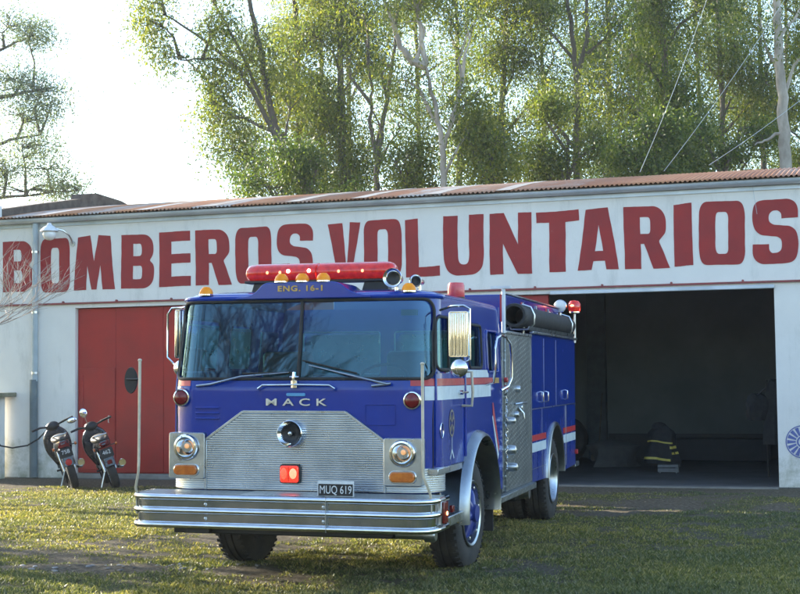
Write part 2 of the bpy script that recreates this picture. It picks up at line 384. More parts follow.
def facade_dist(x, y): return -((x - BO.x) * bN.x + (y - BO.y) * bN.y)
def grassy(x, y):
    g = .585 + 1.5 * (fbm(x, y * 1.6, 1.5, 11) - .5) + 1.6 * (fbm(x, y, .30, 31, 5) - .5)
    d = facade_dist(x, y)
    g = g - 1.1 * np.clip(1 - (d - .9 + 1.6 * (fbm(x, y, .6, 51, 5) - .5)) / .9, 0, 1)
    def blob(cx, cy, rx, ry, k, ang=0):
        a = R(ang); u = (x - cx) * cos(a) + (y - cy) * sin(a); v = -(x - cx) * sin(a) + (y - cy) * cos(a)
        return k * np.exp(-(u / rx) ** 2 - (v / ry) ** 2)
    g = g - blob(-2.9, 13.1, .7, .22, .6, -8) - blob(-1.4, 12.9, .5, .25, .5) - blob(-3.6, 16.6, .9, .3, .4, 10) - blob(-4.5, 14.6, .6, .3, .35) - blob(.2, 13.9, .6, .3, .3) - blob(3.6, 19.0, .9, .9, .6) - blob(-1.9, 15.3, .9, .5, .45, -10) - blob(-1.5, 14.2, .8, .35, .3)
    g = g - blob(-4.6, 11.2, 2.6, .5, .5, -20) - blob(1.5, 19.6, 2.2, .6, .5) + blob(-4.5, 18.8, 2.5, 1.4, .3) + blob(3, 14, 4, 2.6, .25)
    return np.clip(g, 0, 1)
def gheight(x, y):
    d = facade_dist(x, y); k = np.clip((d - .2) / 1.2, 0, 1); near = np.exp(-(np.maximum(0, np.hypot(x, y - 15) - 14) / 25) ** 2)
    h = .05 * (fbm(x, y, 1.4, 71) - .5) + .036 * (fbm(x, y, .20, 91) - .5) + .05 * np.exp(-((x + 2.4) / 1.4) ** 2 - ((y - 13.2) / .3) ** 2) * (fbm(x, y, .18, 95) - .25)
    return h * k * near - .004
def axis(lo, hi, st, far):
    a = list(np.arange(lo, hi, st)); s = st; v = hi; right = []
    while v < far[1]: right.append(v); s *= 1.3; v += s
    right.append(far[1]); s = st; v = lo; left = []
    while v > far[0]: s *= 1.3; v -= s; left.append(max(v, far[0]))
    return np.array(left[::-1] + a + right)
gx = axis(-8.5, 8.5, .07, (-900, 900)); gy = axis(9.5, 25, .07, (-700, 1500))
X, Y = np.meshgrid(gx, gy); Z = gheight(X, Y); G = grassy(X, Y)
nx_, ny_ = len(gx), len(gy); I = np.arange(nx_ * ny_).reshape(ny_, nx_)
FQ = np.stack([I[:-1, :-1], I[:-1, 1:], I[1:, 1:], I[1:, :-1]], -1).reshape(-1, 4)
def ground_mat():
    m, nt, b = nodes('grass_and_dirt'); b.inputs['Roughness'].default_value = .95; b.inputs['Specular IOR Level'].default_value = .2
    at_ = nt.nodes.new('ShaderNodeAttribute'); at_.attribute_name = 'grassy'
    n1 = noise(nt, 3.5, 8, .7); n2 = noise(nt, 22, 8, .75); n3 = noise(nt, .5, 6, .6); n4 = noise(nt, 90, 4, .7)
    rg = ramp(nt, n1.outputs[0], [(.3, (.075, .080, .035)), (.55, (.14, .13, .06)), (.72, (.26, .22, .13))])
    rd = ramp(nt, n2.outputs[0], [(.30, (.075, .062, .042)), (.5, (.17, .14, .095)), (.68, (.34, .29, .21))])
    ad = nt.nodes.new('ShaderNodeMath'); ad.operation = 'MULTIPLY_ADD'; ad.inputs[1].default_value = .5; L(nt, n2.outputs[0], ad.inputs[0]); L(nt, at_.outputs['Fac'], ad.inputs[2])
    rf = ramp(nt, ad.outputs[0], [(.40, (0, 0, 0)), (.95, (1, 1, 1))])
    mx = nt.nodes.new('ShaderNodeMixRGB'); L(nt, rf.outputs[0], mx.inputs[0]); L(nt, rd.outputs[0], mx.inputs[1]); L(nt, rg.outputs[0], mx.inputs[2])
    m2 = nt.nodes.new('ShaderNodeMixRGB'); m2.blend_type = 'MULTIPLY'; m2.inputs[0].default_value = .6
    r3 = ramp(nt, n4.outputs[0], [(.3, (.55, .55, .55)), (.7, (1.2, 1.2, 1.2))]); L(nt, mx.outputs[0], m2.inputs[1]); L(nt, r3.outputs[0], m2.inputs[2])
    L(nt, m2.outputs[0], b.inputs['Base Color'])
    k = bump(nt, b, n2.outputs[0], 1, .06); k2 = nt.nodes.new('ShaderNodeBump'); k2.inputs['Strength'].default_value = .6; k2.inputs['Distance'].default_value = .01
    L(nt, n4.outputs[0], k2.inputs['Height']); L(nt, k.outputs[0], k2.inputs['Normal']); L(nt, k2.outputs[0], b.inputs['Normal'])
    return m
go = raw('ground', np.stack([X, Y, Z], -1), FQ, ground_mat(), smooth=True)
a_ = go.data.attributes.new('grassy', 'FLOAT', 'POINT'); a_.data.foreach_set('value', G.ravel().astype(np.float32))
tag(go, kind='structure')

# grass blades in the part of the lawn the photo looks at
def blades(n):
    D = 10.2 + 14 * RNG.random(n) ** 1.25; x = (RNG.random(n) * 2 - 1) * .33 * D; y = D
    g = grassy(x, y); k = (g > .02 + .80 * RNG.random(n) ** .8) & (facade_dist(x, y) > .25); x = x[k]; y = y[k]; n = len(x); g = g[k]
    z = gheight(x, y) - .004; tuft = fbm(x, y, .16, 131, 2)
    h = (.010 + .026 * RNG.random(n) * (.3 + 1.4 * tuft)) * (.6 + .6 * g); wd = .0045 + .004 * RNG.random(n); th = RNG.random(n) * 2 * pi
    ln = h * (.35 + .9 * RNG.random(n)); la = RNG.random(n) * 2 * pi
    P = np.zeros((n, 4, 3)); cx = np.cos(th) * wd; cy = np.sin(th) * wd
    P[:, 0] = np.stack([x - cx, y - cy, z], -1); P[:, 1] = np.stack([x + cx, y + cy, z], -1)
    mx_ = x + np.cos(la) * ln * .45; my = y + np.sin(la) * ln * .45
    P[:, 2] = np.stack([x + np.cos(la) * ln, y + np.sin(la) * ln, z + h], -1); P[:, 3] = np.stack([mx_ - cx * .8, my - cy * .8, z + h * .6], -1)
    return P.reshape(-1, 3), np.arange(n * 4).reshape(n, 4)
V_, F_ = blades(420000)
tag(raw('grass', V_, F_, M['grass']), 'short patchy green and straw coloured grass in front of the station', 'grass', kind='stuff')
# dead leaves and litter, loose stones in the mud
def chips(n, xs, ys, smin, smax, flat=.25):
    V = []; F = []
    for i in range(n):
        x, y = xs(), ys(); s = smin + (smax - smin) * random.random() ** 2; a = random.random() * 6.28; z = float(gheight(np.array([x]), np.array([y]))[0]); b = len(V)
        for dz, k in ((0, 1), (s * flat, .6)):
            for j in range(4):
                t = a + j * pi / 2 + random.uniform(-.3, .3); V.append((x + cos(t) * s * k * random.uniform(.7, 1.2), y + sin(t) * s * k, z + dz + (.004 * random.random())))
        F += [(b + 4, b + 5, b + 6, b + 7)] + [(b + j, b + (j + 1) % 4, b + 4 + (j + 1) % 4, b + 4 + j) for j in range(4)]
    return V, F
V_, F_ = chips(420, lambda: random.uniform(-6, 6), lambda: random.uniform(11, 21), .008, .028, .12)
tag(raw('fallen_leaves', V_, F_, mat('dead_leaf', (.42, .34, .22), (.30, .20, .10), 3, .8)), 'small dry fallen leaves scattered on the grass', 'leaves', kind='stuff')
V_, F_ = chips(90, lambda: random.gauss(-2.7, .8), lambda: random.gauss(13.15, .15), .005, .045, .25)
tag(raw('loose_rubble', V_, F_, mat('pale_stone', (.34, .32, .29), (.12, .11, .10), 3, .8, bmp=.3)), 'pale broken rubble in the dark mud strip at the lower left', 'rubble', kind='stuff')

# ------------------------------------------------------------------ fire station
B = empty('fire_station', BO, -BYAW, 'long white fire station with red painted lettering and rusty corrugated roof', 'building')
XL, XR, ZT = -14.0, 1.8, 4.72
wall = MB().prism([(XL, 0), (-12.28, 0), (-12.28, 3.06), (-.06, 3.06), (-.06, 0), (XR, 0), (XR, ZT), (XL, ZT)], 0, .28).build('front_wall', M['plaster'], B, False)
prof = [(-.16, 4.74), (.6, 4.89), (1.4, 5.04), (2.8, 5.27), (4.6, 5.47), (6.2, 5.30), (7.6, 5.05)]
def side_wall(x0, x1):
    return MB().prism([(.281, 0), (7.2, 0), (7.2, 5.0), (4.6, 5.38), (2.8, 5.18), (1.4, 4.95), (.281, 4.74)], x0, x1, 'x')
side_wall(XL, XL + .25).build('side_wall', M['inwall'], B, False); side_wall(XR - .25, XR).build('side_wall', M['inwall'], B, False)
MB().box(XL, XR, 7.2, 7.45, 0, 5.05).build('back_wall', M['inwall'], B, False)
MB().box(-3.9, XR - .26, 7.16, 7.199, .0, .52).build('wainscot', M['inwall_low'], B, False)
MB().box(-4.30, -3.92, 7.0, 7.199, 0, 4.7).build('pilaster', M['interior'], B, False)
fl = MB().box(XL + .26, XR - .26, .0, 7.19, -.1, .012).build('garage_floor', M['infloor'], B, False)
# roof
def roof():
    xs = np.arange(XL - .08, XR + .25, .0127); n = len(xs); V = []
    # curved outline resampled
    pr = [prof[0]]
    for a, b in zip(prof[:-1], prof[1:]): pr += [(a[0] + (b[0] - a[0]) * t, a[1] + (b[1] - a[1]) * t) for t in (.5, 1)]
    for (y, z) in pr: V.append(np.stack([xs, np.full(n, y), z + .015 * np.sin(xs / .076 * 2 * pi)], -1))
    V = np.concatenate(V); I = np.arange(len(pr) * n).reshape(-1, n)
    return V, np.stack([I[:-1, :-1], I[:-1, 1:], I[1:, 1:], I[1:, :-1]], -1).reshape(-1, 4)
V_, F_ = roof(); rf = raw('roof', V_, F_, M['roof'], B, True)
so_ = rf.modifiers.new('s', 'SOLIDIFY'); so_.thickness = .003; so_.offset = 1
# light lap strips between some sheets, and patched sheets
for xx in (-13.1, -11.0, -9.7, -8.1, -6.9, -5.6, -4.4):
    V = []
    for (y, z) in prof[:5]: V += [(xx, y, z + .018), (xx + .26, y, z + .018)]
    raw('lap_strip', V, [(2 * i, 2 * i + 1, 2 * i + 3, 2 * i + 2) for i in range(4)], mat('bare_zinc_strip', (.34, .34, .34), (.26, .22, .19), 4, .6, .2), B)
# gutter: half round with fascia
g = MB(); pg = [(-.10 + .075 * cos(t), 4.70 + .075 * sin(t)) for t in np.linspace(pi, 2 * pi, 9)]; pg2 = [(-.10 + .066 * cos(t), 4.70 + .066 * sin(t)) for t in np.linspace(2 * pi, pi, 9)]
g.prism(pg + pg2, XL - .1, XR + .2, 'x'); g.box(XL - .1, XR + .2, -.023, -.001, 4.56, 4.735); g.build('gutter', M['gutter'], B)
# parapet at the left end
pp = [(.05, 4.5), (.05, 4.94), (1.4, 5.20), (2.8, 5.455), (2.85, 5.56), (3.4, 5.64), (4.4, 5.60), (5.6, 5.40), (5.6, 4.8)]
par = MB().prism(pp, XL - .10, XL + .16, 'x').build('parapet', M['brick_dark'], B, False)
MB().box(XL - .12, XL + .14, -.02, .045, 4.5, 4.99).build('parapet_end', M['white'], B, False)
# door track
t = MB().box(XL + .02, XR, -.04, -.002, 3.13, 3.16)
for i in range(15): t.lathe([(0, -.02), (.018, -.02), (.018, .02), (0, .02)], (XL + .4 + i * 1.09, -.03, 3.172), 'y', 8)
t.build('door_track', M['trim_red'], B)
MB().box(-3.55, -.05, -.06, -.002, 3.04, 3.10).build('lintel_board', M['gutter'], B, bevel=.01)
# red sliding door of metal sheets
d = MB(); xs = [-12.27, -11.50, -10.55, -9.6, -8.65, -7.7, -6.75, -5.8, -4.7, -3.6]
d.box(xs[0], xs[-1], .10, .13, .10, 3.05)
for i in range(9):
    k = .0025 * (i % 2); d.box(xs[i] + .003, xs[i + 1] - .003, .085 - k, .1, .12, 3.03)
dr = d.build('red_door', M['door_red'], B, bevel=.002)
w_ = MB().box(-12.24, -11.51, .066, .083, .16, 1.97); w_.box(-12.20, -12.15, .055, .066, .3, 1.85); wk = w_.build('wicket_door', M['door_red'], dr, bevel=.004)
MB().tube([(-11.62, .055, 1.0), (-11.62, .03, 1.0), (-11.62, .03, 1.12), (-11.62, .055, 1.12)], .008).build('handle', M['steel'], wk)
MB().box(-12.28, -3.6, .02, .2, -.03, .09).build('threshold', mat('grey_concrete', (.30, .29, .27), (.2, .19, .17), 3, .9, bmp=.4), B, bevel=.01)
MB().box(-3.6, -.06, -.25, -.001, -.04, .016).build('threshold', mat('worn_concrete', (.24, .22, .19), (.15, .14, .12), 2, .9, bmp=.4), B, bevel=.01)
# downpipe
p = MB().tube([(-13.07, -.07, 1.75), (-13.07, -.07, 4.62)], .055, 12); p.build('downpipe', M['pipe'], B)
p = MB().tube([(-13.09, -.075, .02), (-13.09, -.075, 1.78)], .072, 12); p.build('downpipe_shoe', M['pipe_dark'], B)
for z in (1.9, 3.0, 4.1): MB().lathe([(.062, -.02), (.067, -.02), (.067, .02), (.062, .02)], (-13.07, -.07, z), 'z', 16, close=True).build('pipe_bracket', M['steel'], B)

# letters
AX = .68
def O_(): return [roundpoly([(0, 0, .26), (1, 0, .26), (1, 1, .26), (0, 1, .26)], 8, AX), roundpoly([(.36, .17, .12), (.64, .17, .12), (.64, .83, .12), (.36, .83, .12)], 6, AX)]
GL = {
 'O': O_(),
 'B': [roundpoly([(0, 0), (.8, 0, .2), (1, .14, .18), (1, .42, .12), (.86, .51, .05), (.97, .62, .1), (.97, .86, .2), (.78, 1, .2), (0, 1)], 6, AX),
       roundpoly([(.36, .17), (.64, .17, .1), (.64, .42, .1), (.36, .42)], 4, AX), roundpoly([(.36, .60), (.62, .60, .1), (.62, .83, .1), (.36, .83)], 4, AX)],
 'M': [[(0, 0), (.10, .98), (.40, 1), (.50, .52), (.60, 1), (.89, .98), (1, 0), (.70, .0), (.66, .45), (.55, 0), (.43, 0), (.34, .45), (.30, 0)]],
 'E': [[(0, 0), (1, 0), (1, .18), (.38, .18), (.38, .42), (.98, .42), (.98, .59), (.38, .59), (.38, .82), (.98, .82), (.98, 1), (0, 1)]],
 'R': [roundpoly([(0, 0), (.38, 0), (.38, .40), (.46, .40), (.66, 0), (1.04, 0), (.80, .44, .04), (.98, .58, .1), (.98, .84, .2), (.80, 1, .2), (0, 1)], 6, AX),
       roundpoly([(.38, .56), (.62, .56, .1), (.62, .83, .1), (.38, .83)], 4, AX)],
 'S': [roundpoly([(1, .70), (1, .90, .2), (.86, 1, .2), (.14, 1, .22), (0, .88, .2), (0, .58, .16), (.14, .46, .14), (.55, .42, .06), (.64, .37, .06), (.64, .22, .06), (.56, .17, .06), (.42, .17, .05), (.36, .22, .05), (.36, .31), (0, .31), (0, .11, .2), (.14, 0, .2), (.86, 0, .22), (1, .12, .2), (1, .45, .16), (.86, .57, .14), (.46, .61, .06), (.36, .66, .06), (.36, .77, .06), (.44, .83, .06), (.56, .83, .06), (.64, .78, .05), (.64, .70)], 5, AX)],
 'V': [[(.33, 0), (.70, 0), (1, .98), (.68, 1), (.585, .22), (.565, .22), (.45, .99), (0, .97)]],
 'L': [[(0, 0), (1, .02), (1, .19), (.38, .17), (.38, 1), (0, .98)]],
 'U': [roundpoly([(0, 1), (0, .16, .24), (.2, 0, .24), (.8, 0, .24), (1, .16, .24), (1, 1), (.64, 1), (.64, .26, .1), (.58, .18, .1), (.42, .18, .1), (.36, .26, .1), (.36, 1)], 7, AX)],
 'N': [[(0, 0), (.32, 0), (.32, .50), (.66, 0), (1, 0), (1, 1), (.68, 1), (.68, .48), (.34, 1), (0, 1)]],
 'T': [[(.30, 0), (.68, 0), (.68, .81), (1, .82), (1, 1), (0, .98), (0, .81), (.30, .81)]],
 'A': [[(0, 0), (.34, 0), (.38, .14), (.66, .14), (.70, 0), (1, 0), (.76, 1), (.22, .98)], [(.42, .30), (.62, .30), (.52, .72)]],
 'I': [[(0, 0), (1, .01), (.98, 1), (.02, .98)]],
}
LT = [('B', -13.8, -13.16, 3.39, 4.32), ('O', -13.0, -12.39, 3.36, 4.34), ('M', -12.31, -11.47, 3.38, 4.36), ('B', -11.34, -10.68, 3.38, 4.34), ('E', -10.58, -9.96, 3.39, 4.36), ('R', -9.87, -9.2, 3.39, 4.36), ('O', -9.1, -8.42, 3.4, 4.37), ('S', -8.32, -7.65, 3.41, 4.39), ('V', -7.38, -6.79, 3.4, 4.38), ('O', -6.73, -6.06, 3.43, 4.39), ('L', -5.99, -5.4, 3.4, 4.38), ('U', -5.33, -4.64, 3.41, 4.4), ('N', -4.54, -3.84, 3.4, 4.4), ('T', -3.76, -3.06, 3.41, 4.4), ('A', -3.09, -2.43, 3.42, 4.41), ('R', -2.34, -1.66, 3.41, 4.4), ('I', -1.56, -1.27, 3.43, 4.42), ('O', -1.17, -0.47, 3.43, 4.42), ('S', -0.36, 0.32, 3.42, 4.41)]
def worn(lp, sd):
    out = []; n = len(lp)
    for i in range(n):
        a, b = lp[i], lp[(i + 1) % n]; d = math.hypot((b[0] - a[0]) * .65, b[1] - a[1]); k = max(1, int(d / .05))
        for t in range(k):
            x = a[0] + (b[0] - a[0]) * t / k; y = a[1] + (b[1] - a[1]) * t / k
            out.append((x + .007 * sin(y * 5 + sd) + .0022 * sin(y * 23 + sd * 3), y + .004 * sin(x * 5 + sd * 2) + .0012 * sin(x * 29 + sd)))
    return out
for i, (c, x0, x1, z0, z1) in enumerate(LT):
    o = poly_holes('painted_letter', [worn(lp, i * 1.3) for lp in GL[c]], M['letter'], wall, lambda p: (x0 + (x1 - x0) * p[0], z0 + (z1 - z0) * p[1]), .004)
    o.location = (0, -.0035, 0)
# painted crest on the right pillar
cm = MB(); 
for k in range(16):
    a = 2 * pi * k / 16; r0, r1 = .10, .225; c_, s_ = cos(a), sin(a); q = .028
    cm.prism([(.30 + r0 * c_ - q * .5 * s_, .70 + r0 * s_ + q * .5 * c_), (.30 + r1 * c_ - q * s_, .70 + r1 * s_ + q * c_), (.30 + r1 * c_ + q * s_, .70 + r1 * s_ - q * c_), (.30 + r0 * c_ + q * .5 * s_, .70 + r0 * s_ - q * .5 * c_)], -.005, -.001)
cm.lathe([(.235, -.005), (.25, -.005), (.25, -.001), (.235, -.001)], (.30, 0, .70), 'y', 40, close=True)
cm.lathe([(.06, -.005), (.085, -.005), (.085, -.001), (.06, -.001)], (.30, 0, .70), 'y', 30, close=True)
cm.build('painted_crest', mat('blue_crest_paint', (.10, .13, .35), (.14, .17, .4), 8, .7), wall, False)
# ------------------------------------------------------------------ fire truck
TY = R(15.5); tX = Vector((cos(TY), -sin(TY), 0)); TO = Vector((.265, 11.57, 0)) - tX * 1.2
T = empty('fire_truck', TO, -TY, 'blue and chrome fire engine with red light bar parked on the grass', 'fire engine')
T.rotation_euler = (0, R(.55), -TY)
CW, CR, CLen = 1.2, .26, 2.8
ZF, ZS = .80, .80
A0 = CLen - CR; AR = CR * pi / 2; AF = 2 * (CW - CR); SC = A0 + AR + AF / 2; STOT = 2 * SC
def plan(s):
    if s < A0: return (-CW, CLen - s, -1, 0)
    s -= A0
    if s < AR:
        a = s / CR; return (-CW + CR - CR * cos(a), CR - CR * sin(a), -cos(a), -sin(a))
    s -= AR
    if s < AF: return (-CW + CR + s, 0, 0, -1)
    s -= AF
    if s < AR:
        a = s / CR; return (CW - CR + CR * sin(a), CR - CR * cos(a), sin(a), -cos(a))
    s -= AR; return (CW, CR + s, 1, 0)
def cab(s, z, off=0):
    x, y, nx, ny = plan(s); t = max(0, (z - 1.66) / .75)
    x += nx * off; y += ny * off
    x *= 1 - .03 * t; y += .12 * t * (1 - y / CLen)
    return (x, y, z)
def sy(y): return SC + AF / 2 + AR + (y - CR)       # right side, s from y
def ssym(s): return 2 * SC - s
# holes: list of (s0, s1, z0, z1, r)
WS = [(SC - 1.235, SC + 1.215, 1.745, 2.415, .11)]
def both(y0, y1, z0, z1, r): a = (sy(y0), sy(y1), z0, z1, r); return [a, (ssym(a[1]), ssym(a[0]), z0, z1, r)]
DW = both(.14, 1.02, 1.82, 2.27, .07); W2 = both(1.30, 1.86, 1.84, 2.24, .06); W3 = both(2.10, 2.60, 1.80, 2.20, .04)
HOLES = WS + DW + W2 + W3
def inrr(s, z, h, pad=0):
    s0, s1, z0, z1, r = h; s0 += pad; s1 -= pad; z0 += pad; z1 -= pad
    if not (s0 < s < s1 and z0 < z < z1): return False
    dx = max(s0 + r - s, s - (s1 - r), 0); dz = max(z0 + r - z, z - (z1 - r), 0); return dx * dx + dz * dz <= r * r
ARC = (1.60, .53, .69)
def skin_hole(s, z):
    for h in HOLES:
        if inrr(s, z, h): return True
    y = None
    if s > SC + AF / 2 + AR: y = CR + (s - (SC + AF / 2 + AR))
    elif s < A0: y = CLen - s
    if y is not None:
        if (y - ARC[0]) ** 2 + (z - ARC[1]) ** 2 < ARC[2] ** 2: return True
        if y < 1.2 and z < 1.0: return True
    return False
def cab_skin():
    ds = .022; ns = int(STOT / ds); ss = sorted(set(np.linspace(0, STOT, ns).tolist() + [SC - .022, SC + .022]))
    zs = sorted(np.linspace(.62, 2.445, 85).tolist()); V = []; F = []; idx = {}
    for i, s in enumerate(ss):
        for j, z in enumerate(zs): V.append(cab(s, z))
    nz = len(zs)
    for i in range(len(ss) - 1):
        for j in range(nz - 1):
            s = (ss[i] + ss[i + 1]) / 2; z = (zs[j] + zs[j + 1]) / 2
            side = s < A0 or s > SC + AF / 2 + AR
            if z < .80 and not (side and (CLen - s if s < A0 else CR + s - (SC + AF / 2 + AR)) > 2.2): continue
            if skin_hole(s, z): continue
            F.append((i * nz + j, (i + 1) * nz + j, (i + 1) * nz + j + 1, i * nz + j + 1))
    # roof dome
    b = len(V); K = 14; m = len(ss)
    for k in range(K + 1):
        q = 1 - k / K; q = q ** .6 if q > 0 else 0
        for s in ss:
            x, y, _ = cab(s, 2.445); cy_r = 1.5
            front = .0 
            V.append((x * q, cy_r + (y - cy_r) * q, 2.445 + .065 * (1 - q ** 7) ** .5 + .03 * (1 - q * q)))
    for k in range(K):
        for i in range(m - 1): F.append((b + k * m + i, b + k * m + i + 1, b + (k + 1) * m + i + 1, b + (k + 1) * m + i))
    mb = MB(); mb.add(V, F); 
    # rear wall of the cab with window openings
    y = CLen - .004
    xs = [-1.17, -.92, -.08, .08, .92, 1.17]; zz = [.95, 1.78, 2.22, 2.46]
    for i in range(5):
        for j in range(3):
            if j == 1 and i in (1, 3): continue
            mb.box(xs[i], xs[i + 1], y - .03, y, zz[j], zz[j + 1])
    return mb
cab_o = cab_skin().build('cab', M['blue'], T, sharp=50)
so_ = cab_o.modifiers.new('s', 'SOLIDIFY'); so_.thickness = .018; so_.offset = -1
def loop_pts(h, off, n=7, pad=0):
    s0, s1, z0, z1, r = h; P = []
    q = rrect(s0 + pad, s1 - pad, z0 + pad, z1 - pad, r, n); out = []
    for i in range(len(q)):       # densify straight runs
        a = q[i]; b = q[(i + 1) % len(q)]; d = math.hypot(a[0] - b[0], a[1] - b[1]); k = max(1, int(d / .035))
        for t in range(k): out.append(cab(a[0] + (b[0] - a[0]) * t / k, a[1] + (b[1] - a[1]) * t / k, off))
    return out
def pane(h, off=-.012, pad=-.012):
    s0, s1, z0, z1, r = h; V = []; F = []; ns = max(4, int((s1 - s0) / .03)); nz = 6
    for i in range(ns + 1):
        for j in range(nz + 1): V.append(cab(s0 + pad + (s1 - s0 - 2 * pad) * i / ns, z0 + pad + (z1 - z0 - 2 * pad) * j / nz, off))
    for i in range(ns):
        for j in range(nz): F.append((i * (nz + 1) + j, (i + 1) * (nz + 1) + j, (i + 1) * (nz + 1) + j + 1, i * (nz + 1) + j + 1))
    return MB().add(V, F)
for h in WS:
    p = pane(h).build('windshield', M['glass'], T)
    MB().tube(loop_pts(h, .002), .014, 8, closed=True).build('gasket', M['rubber'], p)
    MB().tube([cab(SC, z, -.002) for z in np.linspace(1.745, 2.415, 12)], .016, 8).build('divider', M['rubber'], p)
for h in DW + W2:
    p = pane(h).build('side_window', M['glass'], T)
    MB().tube(loop_pts(h, .002), .013, 8, closed=True).build('window_frame', M['rubber'], p)
for h in W3:
    p = pane(h, -.02).build('crew_window', M['black'] if 0 else M['glass'], T)
    MB().tube(loop_pts(h, .002), .014, 8, closed=True).build('window_frame', M['blue'], p)
for s_ in (1, -1):
    f = MB(); f.tube([(x, CLen - .05, z) for x, z in rrect(.08 * s_ if s_ > 0 else -.92, .92 if s_ > 0 else -.08, 1.78, 2.22, .03)], .009, 6, closed=True); f.build('rear_window_frame', M['steel'], T)
# doors: seams, handles, vent frame
for sg in (1, -1):
    F_ = (lambda y, z, o=0: cab(sy(y), z, o)) if sg > 0 else (lambda y, z, o=0: cab(ssym(sy(y)), z, o))
    q = [F_(y, z, .002) for (y, z) in [(.10, 1.0), (.10, 1.4), (.10, 1.8), (.10, 2.1), (.12, 2.30), (.6, 2.31), (1.06, 2.30), (1.10, 2.1), (1.12, 1.8), (1.12, 1.4), (1.12, 1.0), (.6, 1.0)]]
    dm = MB().tube(q, .006, 6, closed=True); dr = dm.build('door_seam', M['black'], T)
    MB().tube([F_(1.085, z, .006) for z in np.linspace(1.02, 2.3, 12)], .014, 8).build('door_edge', M['blue'], T)
    MB().tube([F_(.13, z, .006) for z in np.linspace(1.02, 1.8, 10)], .012, 8).build('door_edge', M['blue'], T)
    h = MB(); h.lathe([(.0, 0), (.02, 0), (.02, .04), (0, .04)], F_(.86, 1.62, 0), 'x', 12); h.tube([F_(.86, 1.62, .035), F_(.93, 1.62, .05), F_(1.02, 1.62, .045)], .010, 8); h.build('door_handle', M['chrome'], T)
    # vent pane divider
    MB().tube([F_(.50, z, .0) for z in np.linspace(1.82, 2.27, 5)], .013, 8).build('vent_divider', M['rubber'], T)
    # stripes follow the side of the cab
    def band(y0, y1, za, zb, za1=None, zb1=None, n=40):
        V = []; F = []; za1 = za if za1 is None else za1; zb1 = zb if zb1 is None else zb1
        for i in range(n + 1):
            t = i / n; y = y0 + (y1 - y0) * t
            V += [F_(y, za + (za1 - za) * t, .0035), F_(y, zb + (zb1 - zb) * t, .0035)]
        return MB().add(V, [(2 * i, 2 * i + 1, 2 * i + 3, 2 * i + 2) for i in range(n)])
    band(-.10, 2.42, 1.685, 1.745).build('red_stripe', M['stripe_red'], T)
    band(.02, 2.22, 1.565, 1.68).build('white_stripe', M['stripe_white'], T)
    band(1.12, 2.14, 1.75, 1.82).build('white_stripe', M['stripe_white'], T)
    band(2.42, 2.64, 1.69, 1.745).build('gold_stripe', M['gold'], T)
    m_ = MB(); m_.add([F_(y, z, .0035) for y, z in ((2.28, 1.36), (2.31, 1.38), (2.60, .98), (2.55, .93))], [(0, 1, 2, 3)]); m_.build('white_stripe', M['stripe_white'], T)
    m_ = MB(); m_.add([F_(y, z, .0035) for y, z in ((2.30, 1.50), (2.34, 1.50), (2.62, 1.05), (2.60, 1.00), (2.315, 1.38))], [(0, 1, 2, 3, 4)]); m_.build('red_stripe', M['stripe_red'], T)
    # emblem on the door: an oval gold badge with a small white tailpiece
    e = MB(); a = [F_(.58 + .10 * cos(t), 1.36 + .12 * sin(t), .004) for t in np.linspace(0, 2 * pi, 25)[:-1]]; b_ = [F_(.58 + .078 * cos(t), 1.36 + .098 * sin(t), .004) for t in np.linspace(0, 2 * pi, 25)[:-1]]
    e.add(a + b_, [(i, (i + 1) % 24, 24 + (i + 1) % 24, 24 + i) for i in range(24)])
    for t in range(4):
        an = pi / 4 + t * pi / 2; c1 = (.58 + .07 * cos(an), 1.36 + .085 * sin(an)); ca, sa = cos(an), sin(an)
        e.add([F_(.58, 1.36, .0045), F_(c1[0] + .03 * sa, c1[1] - .03 * ca, .0045), F_(c1[0] - .03 * sa, c1[1] + .03 * ca, .0045)], [(0, 1, 2)])
    e.build('door_badge', mat('faded_gold_badge', (.22, .17, .10), (.13, .12, .12), 30, .4), T)
    e = MB(); e.add([F_(y, z, .004) for y, z in ((.572, 1.24), (.588, 1.24), (.588, 1.14), (.66, 1.06), (.64, 1.05), (.58, 1.11), (.52, 1.05), (.50, 1.06), (.572, 1.14))], [tuple(range(9))]); e.build('badge_tail', M['stripe_white'], T)
    # little oval chrome badge ahead of the door
    sb = SC + AF / 2 + AR * .92; sb = sb if sg > 0 else ssym(sb); pt = [cab(sb + .035 * cos(t), 1.31 + .062 * sin(t), .004) for t in np.linspace(0, 2 * pi, 21)[:-1]]
    MB().tube(pt, .005, 6, closed=True).build('oval_badge', M['chrome'], T)
    # fender: flared aluminium arch
    n = 30; V = []; F = []
    for i in range(n + 1):
        th = pi + R(6) - (pi + R(12)) * i / n; c_, s_ = cos(th), sin(th); kk = .665
        pr = [(kk - .012, .98), (kk - .012, 1.215), (kk - .005, 1.265), (kk + .012, 1.285), (kk + .035, 1.275), (kk + .058, 1.235), (kk + .068, 1.199)]
        for r_, x_ in pr: V.append((x_ * sg, ARC[0] + r_ * c_ * 1.02, ARC[1] + r_ * s_))
    for i in range(n):
        for j in range(6): F.append((i * 7 + j, i * 7 + j + 1, (i + 1) * 7 + j + 1, (i + 1) * 7 + j))
    MB().add(V, F).build('fender', M['fender'], T)
    # lower body between bumper and fender, step well, running board
    x0, x1 = sorted((1.0 * sg, 1.02 * sg)); MB().box(x0, x1, .30, .98, .60, 1.01).build('step_well', mat('blue_grey_panel', (.13, .20, .28), (.10, .15, .22), 3, .35, .5), T)
    x0, x1 = sorted((.98 * sg, 1.21 * sg)); MB().box(x0, x1, .06, .945, .945, 1.0).build('door_sill', M['alu'], T, bevel=.006)
    x0, x1 = sorted((1.0 * sg, 1.24 * sg)); MB().box(x0, x1, .02, .99, .50, .585).build('running_board', M['alu'], T, bevel=.008)
